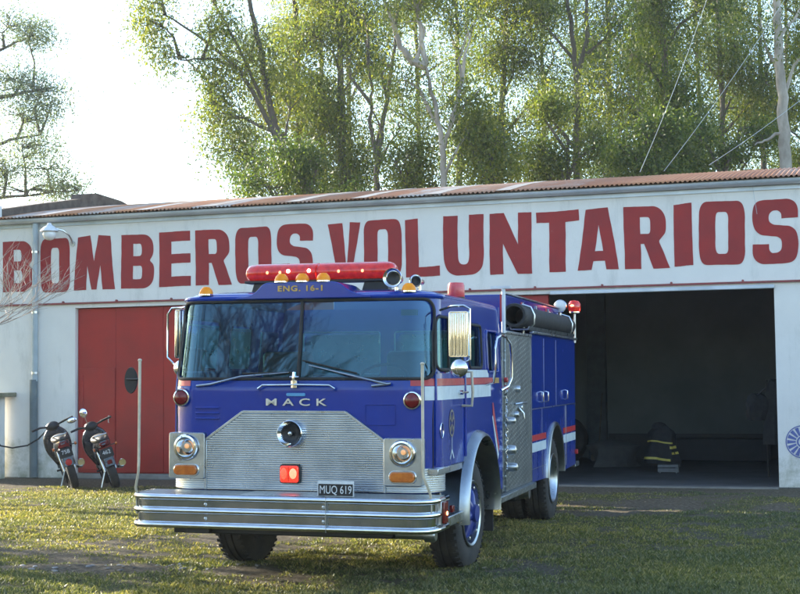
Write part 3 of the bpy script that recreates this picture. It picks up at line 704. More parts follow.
    x0, x1 = sorted((1.0 * sg, 1.26 * sg)); MB().box(x0, x1, 2.34, 4.42, .505, .57).build('running_board', M['diamond'], T, bevel=.008)
    MB().box(*sorted((.82 * sg, 1.17 * sg)), .30, .335, .60, 1.0).build('wheel_housing', M['alu'], T, bevel=.01)
    MB().box(*sorted((.60 * sg, .66 * sg)), .9, 2.4, .55, 1.1).build('inner_wheel_housing', M['black'], T)
    MB().box(*sorted((1.195 * sg, 1.225 * sg)), .50, .58, .60, .66).build('marker_light', M['redlens'], T, bevel=.006)
    # mud flap behind the wheel
    MB().box(*sorted((.88 * sg, 1.20 * sg)), 2.30, 2.325, .25, .62).build('mud_flap', M['rubber'], T, bevel=.004)
# ribbed stainless skirt and grille
def ribs(outline_half, z0, z1, yf, pitch=.0185, amp=.007):
    V = []; F = []; z = z0; r = 0
    while z < z1:
        for dz, o in ((0, 0), (pitch * .3, amp), (pitch * .7, amp), (pitch, 0)):
            zz = min(z + dz, z1); a, b = outline_half(zz); V += [(a, yf - o, zz), (b, yf - o, zz)]
            r += 1
        z += pitch
    return MB().add(V, [(2 * i, 2 * i + 1, 2 * i + 3, 2 * i + 2) for i in range(r - 1)])
GX = -.03
def gh(z):
    w = .80 if z < 1.225 else .80 - (z - 1.225) / .235 * .35
    return (GX - w, GX + w)
gr = ribs(gh, .80, 1.46, -.012).build('grille', M['steel'], T, sharp=20)
gt = [(-.80, .80), (-.80, 1.225), (-.46, 1.465), (.46, 1.465), (.80, 1.225), (.80, .80)]
def strip(pts, r, y):
    m = MB(); n = len(pts)
    for i in range(n - 1):
        (x0, z0), (x1, z1) = pts[i], pts[i + 1]; d = math.hypot(x1 - x0, z1 - z0); ux, uz = -(z1 - z0) / d * r, (x1 - x0) / d * r
        m.prism([(x0 + GX - ux, z0 - uz), (x1 + GX - ux, z1 - uz), (x1 + GX + ux, z1 + uz), (x0 + GX + ux, z0 + uz)], y, 0)
    return m
strip([(p[0], p[1]) for p in gt], .012, -.024).build('grille_trim', M['alu'], gr, bevel=.003)
def skirt():
    V = []; F = []; ss = np.linspace(SC - AF / 2 - AR - .05, SC + AF / 2 + AR + .05, 60); zz = []; z = .80
    while z < 1.0: zz += [(z, 0), (z + .005, .006), (z + .013, .006)]; z += .0185
    zz.append((z, 0))
    for s in ss:
        for (z, o) in zz: V.append(cab(s, z, .004 + o))
    n = len(zz)
    for i in range(len(ss) - 1):
        s = (ss[i] + ss[i + 1]) / 2
        if abs(s - SC) < .80: continue
        for j in range(n - 1): F.append((i * n + j, (i + 1) * n + j, (i + 1) * n + j + 1, i * n + j + 1))
    return MB().add(V, F)
skirt().build('ribbed_skirt', M['steel'], T, sharp=20)
# light pods
for cx, sg in ((-.995, -1), (.935, 1)):
    z0, z1 = (.89, 1.285) if sg < 0 else (.86, 1.255)
    pm_ = MB().prism(roundpoly([(cx - .165, z0, .02), (cx + .165, z0, .02), (cx + .165, z1, .02), (cx - .165, z1, .02)], 4), -.05, .10)
    pod = pm_.build('headlight_pod', M['alu'], T, bevel=.006)
    zc = z1 - .125; b = MB().lathe([(.086, .0), (.108, -.005), (.112, -.02), (.104, -.034), (.088, -.036)], (cx, -.052, zc), 'y', 36)
    hl = b.build('headlight', M['chrome'], T)
    MB().lathe([(.088, -.030), (.07, -.020), (.04, .005), (.018, .02), (0, .022)], (cx, -.050, zc), 'y', 32).build('reflector', M['chrome'], hl)
    MB().lathe([(.090, -.034), (.07, -.046), (.04, -.053), (0, -.056)], (cx, -.052, zc), 'y', 32).build('headlight_lens', M['lens'], hl)
    MB().ellipsoid((cx + .01, -.068, zc + .01), (.022, .014, .022)).build('bulb', mat('warm_bulb_glass', (.9, .5, .25), None, 9, .3, emit=(1, .5, .2), es=.2), hl)
    zt = z0 + .075; ts = MB().prism(rrect(cx - .118, cx + .118, zt - .052, zt + .052, .045), -.064, -.045).build('turn_signal', M['chrome'], T, bevel=.004)
    MB().prism(rrect(cx - .106, cx + .106, zt - .041, zt + .041, .036), -.083, -.0645).build('amber_lens', M['amber'], ts, bevel=.008)
# round red marker lights on the corners
for sx in (-1.065, 1.005):
    zc = 1.585 if sx < 0 else 1.565; yb = .012
    k = MB().lathe([(.078, .03), (.080, -.012), (.074, -.026), (.064, -.028), (.062, -.018)], (sx, yb, zc), 'y', 32).build('marker_lamp', M['chrome'], T)
    MB().lathe([(.063, -.018), (.055, -.036), (.03, -.047), (0, -.05)], (sx, yb, zc), 'y', 28).build('red_lens', M['redlens'], k)
    MB().lathe([(.05, .0), (.078, .03), (.05, .06)], (sx, yb + .03, zc), 'y', 20).build('lamp_housing', M['chrome'], k)
# louvres
for z in (1.50, 1.455, 1.41):
    for sx in (-.82,): MB().prism([(-.11 + sx, z - .012), (.11 + sx, z - .012), (.11 + sx, z + .006), (-.11 + sx, z + .006)], -.016, .002).build('louvre', M['blue'], T, bevel=.005)
MB().tube([(x, -.004, z) for x, z in rrect(.60, .86, 1.36, 1.53, .01)], .004, 6, closed=True).build('access_panel_seam', M['blue'], T)
# siren speaker, flashing red lamp, badge, lettering, handles
k = MB().lathe([(.075, .0), (.108, -.05), (.112, -.06), (.106, -.066), (.098, -.055), (.06, -.012), (.03, .0), (.0, .0)], (-.045, -.02, 1.285), 'y', 40).build('siren_horn', M['chrome'], T)
MB().lathe([(.098, -.05), (.07, -.02), (.045, -.012), (.0, -.008)], (-.045, -.024, 1.285), 'y', 32).build('horn_throat', M['black'], k); MB().lathe([(0, -.05), (.016, -.046), (.022, -.03), (.01, -.01)], (-.045, -.024, 1.285), 'y', 16).build('horn_centre', M['steel'], k)
k = MB().prism(rrect(-.145, .04, .865, 1.025, .025), -.045, -.0).build('flashing_lamp', M['black'], T, bevel=.006)
l_ = MB().prism(rrect(-.135, .030, .875, 1.015, .022), -.072, -.0455).build('lamp_lens', M['redlit'], k, bevel=.012)
MB().ellipsoid((-.015, -.071, .95), (.034, .006, .045)).build('lamp_glow', mat('soft_red_glow', (1, .2, .1), (.8, .1, .05), 60, .3, emit=(1, .09, .05), es=1.5), k); MB().ellipsoid((-.098, -.071, .95), (.028, .005, .05)).build('lamp_glow', mat('dim_red_glow', (.8, .08, .05), (.6, .04, .03), 60, .3, emit=(1, .07, .03), es=.5), k)
MB().box(-.058, -.053, -.0735, -.070, .885, 1.005).build('lens_rib', M['redlens'], k)
text('maker_lettering', 'MACK', M['steel'], T, .085, .006, .0008, (-.015, -.009, 1.545), sx=1.75, sp=1.6)
MB().prism(rrect(-.10, .07, 1.598, 1.625, .012), -.01, .002).build('light_blue_badge', mat('light_blue_enamel', (.10, .35, .62), None, 9, .3), T, bevel=.003)
MB().tube([(-.34, .0, 1.645), (-.34, -.045, 1.665), (-.30, -.05, 1.692), (0, -.05, 1.697), (.30, -.05, 1.692), (.34, -.045, 1.665), (.34, .0, 1.645)], .010, 8).build('grab_handle', M['chrome'], T)
# roof hump with unit lettering
hp = roundpoly([(-.60, 2.445), (-.44, 2.46, .1), (-.34, 2.572, .05), (.33, 2.572, .05), (.46, 2.47, .1), (.62, 2.45), (.62, 2.43), (-.60, 2.43)], 6)
MB().prism(hp, .075, .55).build('roof_hump', M['blue'], T, bevel=.02, seg=3)
text('unit_lettering', 'ENG. 16-1', M['gold'], T, .066, .002, .002, (0, .071, 2.515), sx=1.3, sp=1.15)
# brow over the windshield
MB().tube([cab(s, 2.442, .004) for s in np.linspace(SC - 1.40, SC + 1.40, 50)], .022, 8).build('roof_brow', M['blue'], T)
# wipers
for x0, x1, x2, sd in ((-.78, -.36, -.08, -1), (.80, .42, .10, 1)):
    P = [(x0 + (.0), -.03, 1.70), (x0 * .6 + x2 * .4, -.045, 1.765), (x2, .0, 1.80 if sd < 0 else 1.86)]
    wp = MB().tube(P, [.012, .009, .005], 8); wp.tube([(x0 - .05 * sd * 0 - .14, -.015, 1.685), (x0, -.03, 1.70), (x0 + .03, -.03, 1.705)], .012, 8)
    wq = wp.build('wiper_arm', M['alu'], T)
    a = Vector((x2 - .28 * (-sd), .006, 1.765 if sd < 0 else 1.80)); MB().tube([(x0 * .35 + x2 * .65 - .18 * sd * -1, .003, 1.79), (x2 + .06 * sd * -1, .012, 1.80 if sd < 0 else 1.90)], .007, 6).build('wiper_blade', M['rubber'], wq)
k = MB().tube([(-.02, -.02, 1.68), (-.02, -.045, 1.74), (-.02, -.03, 1.80)], .016, 8); k.lathe([(0, -.03), (.03, -.03), (.03, .03), (0, .03)], (-.02, -.03, 1.70), 'z', 12); k.tube([(-.06, -.03, 1.76), (.02, -.03, 1.76)], .01, 8); k.build('washer_nozzle', M['chrome'], T)
# light bar with feet
lb = MB(); nn = 20
V = []; prf = [(-.715, .02), (-.712, .045), (-.695, .062), (-.66, .073), (-.60, .077), (-.02, .077), (-.012, .066), (.0, .066), (.008, .077), (.60, .077), (.66, .073), (.695, .062), (.712, .045), (.715, .02)]
lb.lathe([(0, -.716)] + [(r, h) for h, r in prf] + [(0, .716)], (0, 0, 0), 'x', 28)
lb.v = [(x * .975, .62 + y * 1.55, 2.69 + z * 1.12 if z > -.06 else 2.69 - .067) for x, y, z in lb.v]
bar = MB().box(-.70, .70, .53, .71, 2.598, 2.622).build('light_bar', M['black'], T, bevel=.006)
lb.build('red_dome', M['lightbar'], bar)
for x in (-.52, .52): MB().prism([(x - .13, 2.50), (x + .13, 2.50), (x + .10, 2.60), (x - .10, 2.60)], .56, .68).build('bar_foot', M['black'], bar, bevel=.006)
for x in (-.27, -.075): MB().ellipsoid((x, .497, 2.70), (.016, .008, .016)).build('lit_bulb', M['hotspot'], bar)
for x in (-.47, .2, .42, -.35): MB().ellipsoid((x, .503, 2.69), (.013, .006, .014)).build('lit_bulb', mat('dim_red_bulb', (1, .3, .15), None, 9, .3, emit=(1, .25, .1), es=1.2), bar)
# amber clearance lamps
for x, y, z in ((-.19, .115, 2.572), (0, .115, 2.572), (.19, .115, 2.572), (-.91, .16, 2.475), (.93, .18, 2.475)):
    k = MB().lathe([(.062, 0), (.062, .012), (0, .012)], (x, y, z), 'z', 20).build('clearance_lamp', M['chrome'], T)
    MB().lathe([(.058, .0), (.060, .018), (.050, .045), (.036, .058), (.03, .066), (0, .070)], (x, y, z + .008), 'z', 20).build('amber_dome', M['amber_dome'], k)
# roof siren speakers
for x, y, z, r in ((.78, .22, 2.60, .078), (.93, .42, 2.585, .052)):
    k = MB().lathe([(0, .20), (r * .5, .19), (r * .55, .10), (r * .75, .05), (r * 1.02, -.01), (r * 1.08, -.02), (r * 1.04, -.032), (r * .85, -.022), (r * .62, .0), (r * .58, .03)], (x, y, z), 'y', 30)
    k.tube([(x, y + .1, z - .03), (x, y + .1, z - .12)], .018, 8); k = k.build('roof_horn', M['chrome'], T)
    MB().lathe([(r * .60, .012), (r * .3, .02), (0, .02)], (x, y, z), 'y', 24).build('horn_throat', M['black'], k)
# red beacon
k = MB().lathe([(.075, 0), (.085, .01), (.085, .05), (0, .05)], (1.0, 1.62, 2.455), 'z', 24).build('beacon', M['black'], T)
MB().lathe([(.078, .05), (.082, .06), (.080, .16), (.070, .185), (0, .19)], (1.0, 1.62, 2.455), 'z', 24).build('beacon_dome', mat('faded_red_dome', (.70, .09, .10), (.6, .05, .06), 20, .3, 0, .3), k)
# bumper
bp = []
for i, (x, y) in enumerate(roundpoly([(-1.29, -.02), (-1.29, -.50, .20), (1.29, -.50, .20), (1.29, -.02)], 10)): bp.append((x, y))
bp2 = []
for a, b in zip(bp[:-1], bp[1:]):
    d = math.hypot(b[0] - a[0], b[1] - a[1]); k = max(1, int(d / .12))
    for t in range(k): bp2.append((a[0] + (b[0] - a[0]) * t / k, a[1] + (b[1] - a[1]) * t / k))
bp2.append(bp[-1])
def rail(zc, r=.024):
    return [(zc + r * sin(t) * 1.0, .012 + r * cos(t)) for t in np.linspace(pi / 2, -pi / 2, 13)]
prb = []
zb = [.775, .665, .545]
for i, zc in enumerate(zb):
    prb += rail(zc)
    if i < 2:
        za, zd = zc - .026, zb[i + 1] + .026
        for t in (.04, .5, .96): prb.append((za + (zd - za) * t, .004 - .003 * t))
V = []; F = []; n = len(prb)
for i, (x, y) in enumerate(bp2):
    a = bp2[max(0, i - 1)]; b = bp2[min(len(bp2) - 1, i + 1)]; tx, ty = b[0] - a[0], b[1] - a[1]; d = math.hypot(tx, ty); nx, ny = ty / d, -tx / d
    nx, ny = (nx, ny) 
    for z, o in prb: V.append((x + nx * o, y + ny * o, z))
for i in range(len(bp2) - 1):
    for j in range(n - 1): F.append((i * n + j, (i + 1) * n + j, (i + 1) * n + j + 1, i * n + j + 1))
bu = MB().add(V, F).build('bumper', M['chrome'], T, sharp=28)
so_ = bu.modifiers.new('s', 'SOLIDIFY'); so_.thickness = .004; so_.offset = -1
for x in (-.62, .40):
    for z in (.72, .605):
        MB().lathe([(0, -.018), (.010, -.016), (.014, -.006), (.016, 0)], (x, -.497, z), 'y', 14).build('bumper_bolt', M['steel'], bu)
for x in (.43,): MB().box(x - .0015, x + .0015, -.5415, -.50, .52, .80).build('bumper_seam', M['steel'], bu)
for sg in (-1, 1): MB().box(*sorted((1.262 * sg, 1.288 * sg)), -.31, -.02, .53, .778).build('bumper_end', M['alu'], bu, bevel=.008)
MB().prism(roundpoly([(-1.285, -.02), (-1.285, -.495, .20), (1.285, -.495, .20), (1.285, -.02)], 8), .781, .795, 'z').build('bumper_deck', M['diamond'], T)
MB().prism([(-.35, -.46), (.30, -.46), (.42, -.30), (.42, -.06), (-.35, -.06)], .7952, .80, 'z').build('deck_hatch', M['alu'], T, bevel=.002)
MB().box(-.95, .95, -.40, 0, .47, .53).build('front_crossmember', M['black'], T, bevel=.01)
MB().box(-.80, -.60, -.47, -.3, .48, .52).build('tow_plate', M['black'], T, bevel=.005)
k = MB().tube([(.62, -.30, .50), (1.20, -.30, .50)], .040, 18).build('intake_pipe', M['alu'], T)
MB().lathe([(.0, 0), (.058, 0), (.060, .07), (.045, .09), (.0, .09)], (1.19, -.30, .50), 'x', 20).build('intake_cap', M['alu'], k)
k = MB().box(1.292, 1.325, -.30, -.14, .58, .77).build('side_lamp', M['alu'], T, bevel=.005)
MB().box(1.3255, 1.345, -.29, -.15, .59, .76).build('lamp_lens', M['redlens'], k, bevel=.006); MB().ellipsoid((1.346, -.19, .665), (.006, .014, .016)).build('lamp_glow', M['redglow'], k)
k2 = MB().box(1.225, 1.265, .085, .125, .60, .65).build('marker_light', M['redlens'], T, bevel=.004)
# plate
pl = MB().prism(rrect(.305, .615, .795, .92, .008), -.37, -.365); pl = pl.build('licence_plate', M['white'], T)
MB().box(.314, .606, -.3735, -.3705, .800, .895).build('plate_field', M['black'], pl)
text('plate_lettering', 'MUQ 619', M['white'], pl, .092, .001, 0, (.46, -.375, .846), sx=.72, sp=1.03)
MB().tube([(.40, -.36, .80), (.40, -.34, .84)], .008).build('plate_bracket', M['black'], pl)
# bumper guide poles
for sg, ztop in ((-1, 1.90), (1, 1.86)):
    x = 1.265 * sg - (.02 if sg < 0 else -.0)
    k = MB().tube([(x, -.40, .62), (x, -.41, .80), (x + (-.0) * sg, -.43, .84), (x - .045 * sg, -.47, .98), (x - .047 * sg, -.47, 1.05), (x - .05 * sg, -.47, ztop)], [.010, .011, .011, .011, .012, .013], 10)
    k = k.build('guide_pole', M['cream'], T); MB().ellipsoid((x - .05 * sg, -.47, ztop + .004), (.018, .018, .014)).build('pole_tip', M['cream'], k)
    if sg < 0:
        mr_ = MB().lathe([(0, .06), (.05, .055), (.095, .03), (.112, 0), (.108, -.010), (0, -.012)], (x - .07, -.39, 1.735), 'y', 30); mr_.v = [((vx - (x - .07)) * .52 + x - .07, vy, vz) for vx, vy, vz in mr_.v]; mr_.tube([(x + .05, -.47, 1.745), (x, -.46, 1.745), (x - .10, -.41, 1.745)], .009, 8)
        mr_ = mr_.build('convex_mirror', M['black'], T)
        mr_.data.materials.append(M['chrome'])
# mirrors on arms
def big_mirror(xc, yc, z0, z1, w, arms, ball, ang):
    k = MB().prism(rrect(-w / 2, w / 2, z0, z1, .018), -.026, .012)
    for q in range(5): xq = (q - 2) * w * .18; k.prism([(xq - w * .075, -.0262), (xq + w * .075, -.0262), (xq + w * .05, -.034), (xq - w * .05, -.034)], z0 + .015, z1 - .015, 'z')
    k.v = [(xc + x * cos(ang) - y * sin(ang), yc + x * sin(ang) + y * cos(ang), z) for x, y, z in k.v]
    k = k.build('mirror', M['chrome'], T, bevel=.012, seg=3)
    MB().tube(arms, .010, 8).build('mirror_arm', M['chrome'], k)
    MB().ellipsoid(ball, (.075, .045, .075), 20, 12).build('round_mirror', M['chrome'], k)
big_mirror(1.40, .02, 1.92, 2.30, .165, [(1.19, .22, 2.32), (1.33, .06, 2.345), (1.44, .02, 2.345), (1.49, .02, 2.32), (1.49, .02, 1.90), (1.42, .0, 1.86), (1.30, .06, 1.80), (1.20, .20, 1.80)], (1.41, -.03, 1.83), R(0))
big_mirror(-1.26, .45, 1.93, 2.37, .15, [(-1.17, .30, 2.385), (-1.28, .45, 2.385), (-1.38, .47, 2.385), (-1.42, .47, 2.33), (-1.42, .47, 1.94), (-1.36, .47, 1.88), (-1.22, .32, 1.84)], (-1.25, .40, 1.84), R(30))
MB().tube([(1.20, .98, 1.80), (1.29, .98, 1.80), (1.30, .98, 1.62), (1.29, .98, 1.50), (1.20, .98, 1.50)], .013, 8).build('grab_rail', M['cream'], T)
# crew cab grab loop
MB().tube([(1.20, 2.0, 1.68), (1.28, 1.98, 1.70), (1.30, 1.96, 1.80), (1.30, 1.96, 2.02), (1.30, 2.06, 2.12), (1.30, 2.25, 2.155), (1.30, 2.52, 2.145), (1.30, 2.72, 2.09), (1.30, 2.78, 1.98), (1.30, 2.78, 1.74), (1.29, 2.66, 1.66), (1.24, 2.55, 1.62)], .013, 8).build('grab_rail', M['chrome'], T)
# cab interior
ci = MB().box(-1.08, 1.08, .30, 2.7, 1.0, 1.06).build('cab_floor', M['interior'], T)
MB().prism([(.14, 1.35), (.16, 1.66), (.30, 1.70), (.50, 1.62), (.52, 1.30)], -1.08, 1.08, 'x').build('dashboard', M['seat'], T, bevel=.02)
for x in (-.62, .62):
    se = MB().box(x - .26, x + .26, .95, 1.4, 1.15, 1.36).build('cab_seat', M['seat'], T, bevel=.05, seg=3)
    MB().box(x - .25, x + .25, 1.40, 1.52, 1.30, 2.0).build('backrest', M['seat'], se, bevel=.05, seg=3)
sw = MB().tube([(.58 + .21 * cos(t), .62 + .10 * sin(t), 1.76 + .20 * sin(t) * .55) for t in np.linspace(0, 2 * pi, 25)[:-1]], .014, 8, closed=True)
sw.tube([(.58, .62, 1.76), (.58, .45, 1.55)], .02, 8); sw.tube([(.40, .62, 1.76), (.76, .62, 1.76)], .012, 6); sw.build('steering_wheel', M['black'], T)
MB().box(-.55, .55, 1.2, 2.6, 1.06, 1.55).build('engine_cover', M['interior'], T, bevel=.08, seg=3)
MB().box(.85, .99, .22, .25, 2.28, 2.33).build('sun_visor', M['seat'], T)
# pump panel
for sg in (1, -1):
    MB().box(*sorted((1.16 * sg, 1.2 * sg)), 2.98, 4.42, .57, 2.20).build('pump_panel', M['diamond'], T, bevel=.006)
MB().box(-1.155, 1.155, 2.90, 4.42, .62, 2.19).build('pump_house', M['black'], T)
MB().box(-1.18, 1.18, 2.86, 2.98, .58, 2.195).build('pump_house_face', M['alu'], T)
MB().box(-1.22, 1.22, 2.94, 4.43, 2.196, 2.225).build('pump_roof', M['alu'], T, bevel=.004)
gz = MB(); 
for (y, z, r) in ((3.5, 1.35, .035), (3.75, 1.42, .05), (3.6, 1.62, .035)): gz.lathe([(0, -.02), (r, -.02), (r, .03), (r * .8, .04), (0, .04)], (1.20, y, z), 'x', 18)
gz.tube([(1.21, 3.45, 1.46), (1.27, 3.50, 1.47), (1.27, 3.78, 1.47), (1.21, 3.85, 1.46)], .012, 8); gz.tube([(1.21, 3.65, 1.42), (1.26, 3.65, 1.36), (1.26, 3.66, 1.30)], .012, 8); gz.build('pump_controls', M['steel'], T)
ch = MB()
for i in range(26): z = 1.62 - i * .032; ch.tube([(1.225 + .012 * sin(i * 2.1), 2.88 + .02 * cos(i * 2.4), z), (1.225 + .012 * sin(i * 2.1 + 2), 2.88 + .02 * cos(i * 2.4 + 2), z - .026)], .009, 6)
ch.build('hanging_chain', M['steel'], T)
for z in (1.64, 1.72): MB().lathe([(0, 0), (.028, 0), (.026, .03), (0, .04)], (1.20, 2.92, z), 'x', 14).build('small_red_lamp', M['stripe_red'], T)
for (y, z, r) in ((3.05, 1.0, .05), (3.12, .82, .045), (3.02, 1.30, .04)): MB().lathe([(0, 0), (r, 0), (r, .07), (r * .8, .10), (0, .11)], (1.19, y, z), 'x', 18).build('pump_valve', M['steel'], T)
k = MB().tube([(1.19, 2.94, 2.2), (1.19, 2.94, 2.66)], .022, 10).build('corner_post', M['white'], T); MB().box(1.06, 1.27, 2.91, 2.97, 2.66, 2.685).build('post_cap', M['white'], k); MB().box(1.155, 1.18, 2.925, 2.955, 2.32, 2.60).build('post_stripe', M['stripe_red'], k)
# hose bed above the body
hb = MB(); hb.box(-1.0, 1.0, 4.0, 4.05, 2.2, 2.66); hb.box(.95, 1.0, 4.05, 7.7, 2.2, 2.66); hb.box(-1.0, -.95, 4.05, 7.7, 2.2, 2.66); hb.box(-1.0, 1.0, 7.66, 7.7, 2.2, 2.5); hb.build('hose_bed', M['blue'], T, bevel=.012)
MB().box(.94, 1.012, 4.0, 7.72, 2.662, 2.68).build('bed_rail', M['alu'], T, bevel=.004); MB().box(-.95, .95, 4.06, 7.65, 2.2, 2.45).build('folded_hose', mat('canvas_hose', (.35, .32, .24), (.25, .22, .16), 12, .9), T)
for y in (5.0, 5.9, 6.8): MB().box(1.001, 1.015, y, y + .05, 2.35, 2.62).build('bed_stake', M['alu'], T, bevel=.003)
for y in (4.9, 6.6):
    sh = MB(); sh.prism(rrect(y, y + .13, 2.50, 2.62, .03), 1.001, 1.006, 'x'); sh.build('red_badge', M['stripe_red'], T)
# hard suction hose on brackets
hs = MB(); K = 90; hs.tube([(1.115, 3.95 + i * 3.75 / K, 2.425) for i in range(K + 1)], [.118 + .004 * (i % 2) for i in range(K + 1)], 22, caps=False); hs.lathe([(.100, 3.75), (.100, 0), (.128, 0), (.134, .03), (.134, .16), (.124, .17)], (1.115, 3.90, 2.425), 'y', 28); ho = hs.build('suction_hose', M['hose'], T, sharp=60)
MB().disc((1.115, 4.5, 2.425), .1, 'y', 24).build('hose_bore', M['black'], ho)
for y in (4.35, 7.2):
    MB().tube([(1.0, y, 2.30), (1.20, y, 2.28), (1.255, y, 2.34), (1.262, y, 2.44), (1.22, y, 2.53), (1.12, y, 2.562)], .012, 8).build('hose_bracket', M['steel'], T)
    MB().tube([(1.115, y + .1, 2.2), (1.115, y + .1, 2.31)], .015, 8).build('hose_bracket', M['steel'], T)
MB().prism([(1.02, 2.27), (1.22, 2.27), (1.235, 2.31), (1.22, 2.31), (1.21, 2.285), (1.03, 2.285), (1.02, 2.31), (1.0, 2.31)], 4.2, 7.6).build('hose_trough', M['alu'], T)
# rear warning lights
for x, y, mname, zz in ((1.02, 7.74, 'white', 2.70), (1.20, 7.82, 'lightbar', 2.70)):
    if mname == 'white':
        k = MB().lathe([(0, .10), (.05, .09), (.085, .02), (.088, 0), (.08, -.01)], (x, y, zz), 'y', 24).build('floodlight', M['chrome'], T)
        MB().lathe([(.083, -.004), (.05, -.025), (0, -.03)], (x, y, zz), 'y', 24).build('floodlight_lens', mat('frosted_glass', (.8, .82, .82), None, 9, .3), k)
    else:
        k = MB().lathe([(.06, -.10), (.075, -.09), (.075, -.075), (0, -.075)], (x, y, zz), 'z', 20).build('beacon', M['chrome'], T)
        MB().lathe([(.075, -.075), (.085, -.03), (.085, .03), (.06, .07), (0, .085)], (x, y, zz), 'z', 24).build('beacon_dome', M['lightbar'], k); MB().ellipsoid((x - .02, y - .084, zz + .005), (.026, .006, .012)).build('beacon_glow', M['redglow'], k)
    MB().tube([(x, y + .02, zz - .09), (x, y + .02, 2.2)], .014, 8).build('light_post', M['steel'], T)
# rear body with wheel arches
RC = (6.07, .51, .60)
for sg in (1, -1):
    a = [(RC[0] + RC[2] * cos(t), RC[1] + .03 + (RC[2] + .02) * sin(t)) for t in np.linspace(pi, 0, 24)]
    MB().prism([(4.44, .56)] + a + [(7.8, .56), (7.8, 2.235), (4.44, 2.235)], *sorted((.95 * sg, 1.2 * sg)), 'x').build('body_side', M['blue'], T, False)
    # trim lines and doors
    sm = MB(); F2 = lambda y0, y1, z0, z1, d=.004: sm.box(*sorted((1.2005 * sg, (1.2005 + d) * sg)), y0, y1, z0, z1)
    F2(4.44, 7.8, 1.375, 1.385, .006); F2(5.30, 5.31, 1.38, 2.2, .003); F2(6.95, 6.96, .6, 1.38, .01); F2(5.15, 5.16, .6, 1.375, .003); F2(6.2, 6.21, 1.385, 2.2, .003); F2(4.44, 5.45, .70, .706, .003)
    sm.build('body_seams', M['alu'], T)
    MB().box(*sorted((1.19 * sg, 1.235 * sg)), 4.43, 7.82, 2.236, 2.262).build('body_cap', M['alu'], T, bevel=.004)
    MB().box(*sorted((1.201 * sg, 1.207 * sg)), 4.425, 4.46, .56, 2.235).build('body_edge', M['alu'], T)
    for y in (5.05, 5.40, 6.9): 
        hd = MB().tube([(1.2 * sg, y, 1.45), (1.235 * sg, y, 1.46), (1.235 * sg, y, 1.56), (1.2 * sg, y, 1.57)], .010, 8); hd.build('door_handle', M['chrome'], T)
    for (y0, y1) in ((4.47, 5.42), (6.74, 7.79)):
        MB().box(*sorted((1.2005 * sg, 1.204 * sg)), y0, y1, 1.015, 1.085).build('red_stripe', M['stripe_red'], T); MB().box(*sorted((1.2005 * sg, 1.204 * sg)), y0, y1, .89, .995).build('white_stripe', M['stripe_white'], T)
    n = 26; V = []; F = []
    for i in range(n + 1):
        th = pi - pi * i / n; c_, s_ = cos(th), sin(th)
        for r_, x_ in ((.595, 1.0), (.595, 1.205), (.602, 1.228), (.62, 1.235), (.645, 1.225), (.655, 1.198)): V.append((x_ * sg, RC[0] + r_ * c_, RC[1] + .03 + r_ * s_))
    for i in range(n):
        for j in range(5): F.append((i * 6 + j, i * 6 + j + 1, (i + 1) * 6 + j + 1, (i + 1) * 6 + j))
    MB().add(V, F).build('fender', M['fender'], T)
    MB().box(*sorted((1.2 * sg, 1.24 * sg)), 7.72, 7.79, .70, .76).build('marker_light', M['stripe_red'], T, bevel=.006)
    text('unit_number', '1', M['stripe_white'], T, .11, .002, .004, (1.206, 7.62, .945), (pi / 2, 0, pi / 2)) if sg > 0 else None
MB().box(-.95, .95, 4.44, 7.79, .95, 2.19).build('body_core', M['blue'], T); MB().box(-1.2, 1.2, 7.79, 8.15, .52, .58).build('tailboard', M['diamond'], T, bevel=.006)
MB().box(-.45, -.33, .3, 7.7, .52, .80).build('chassis_rail', M['black'], T); MB().box(.33, .45, .3, 7.7, .52, .80).build('chassis_rail', M['black'], T)
for y, w_ in ((1.5, 1.0), (5.97, .9)):
    MB().tube([(-w_, y, .48), (w_, y, .48)], .07, 12).build('axle', M['black'], T)
MB().box(.5, 1.0, 4.6, 5.1, .32, .60).build('air_tank', M['black'], T, bevel=.04, seg=3); MB().tube([(.85, 4.75, .42), (1.12, 4.75, .42)], .07, 16).build('drain_pipe', M['alu'], T)
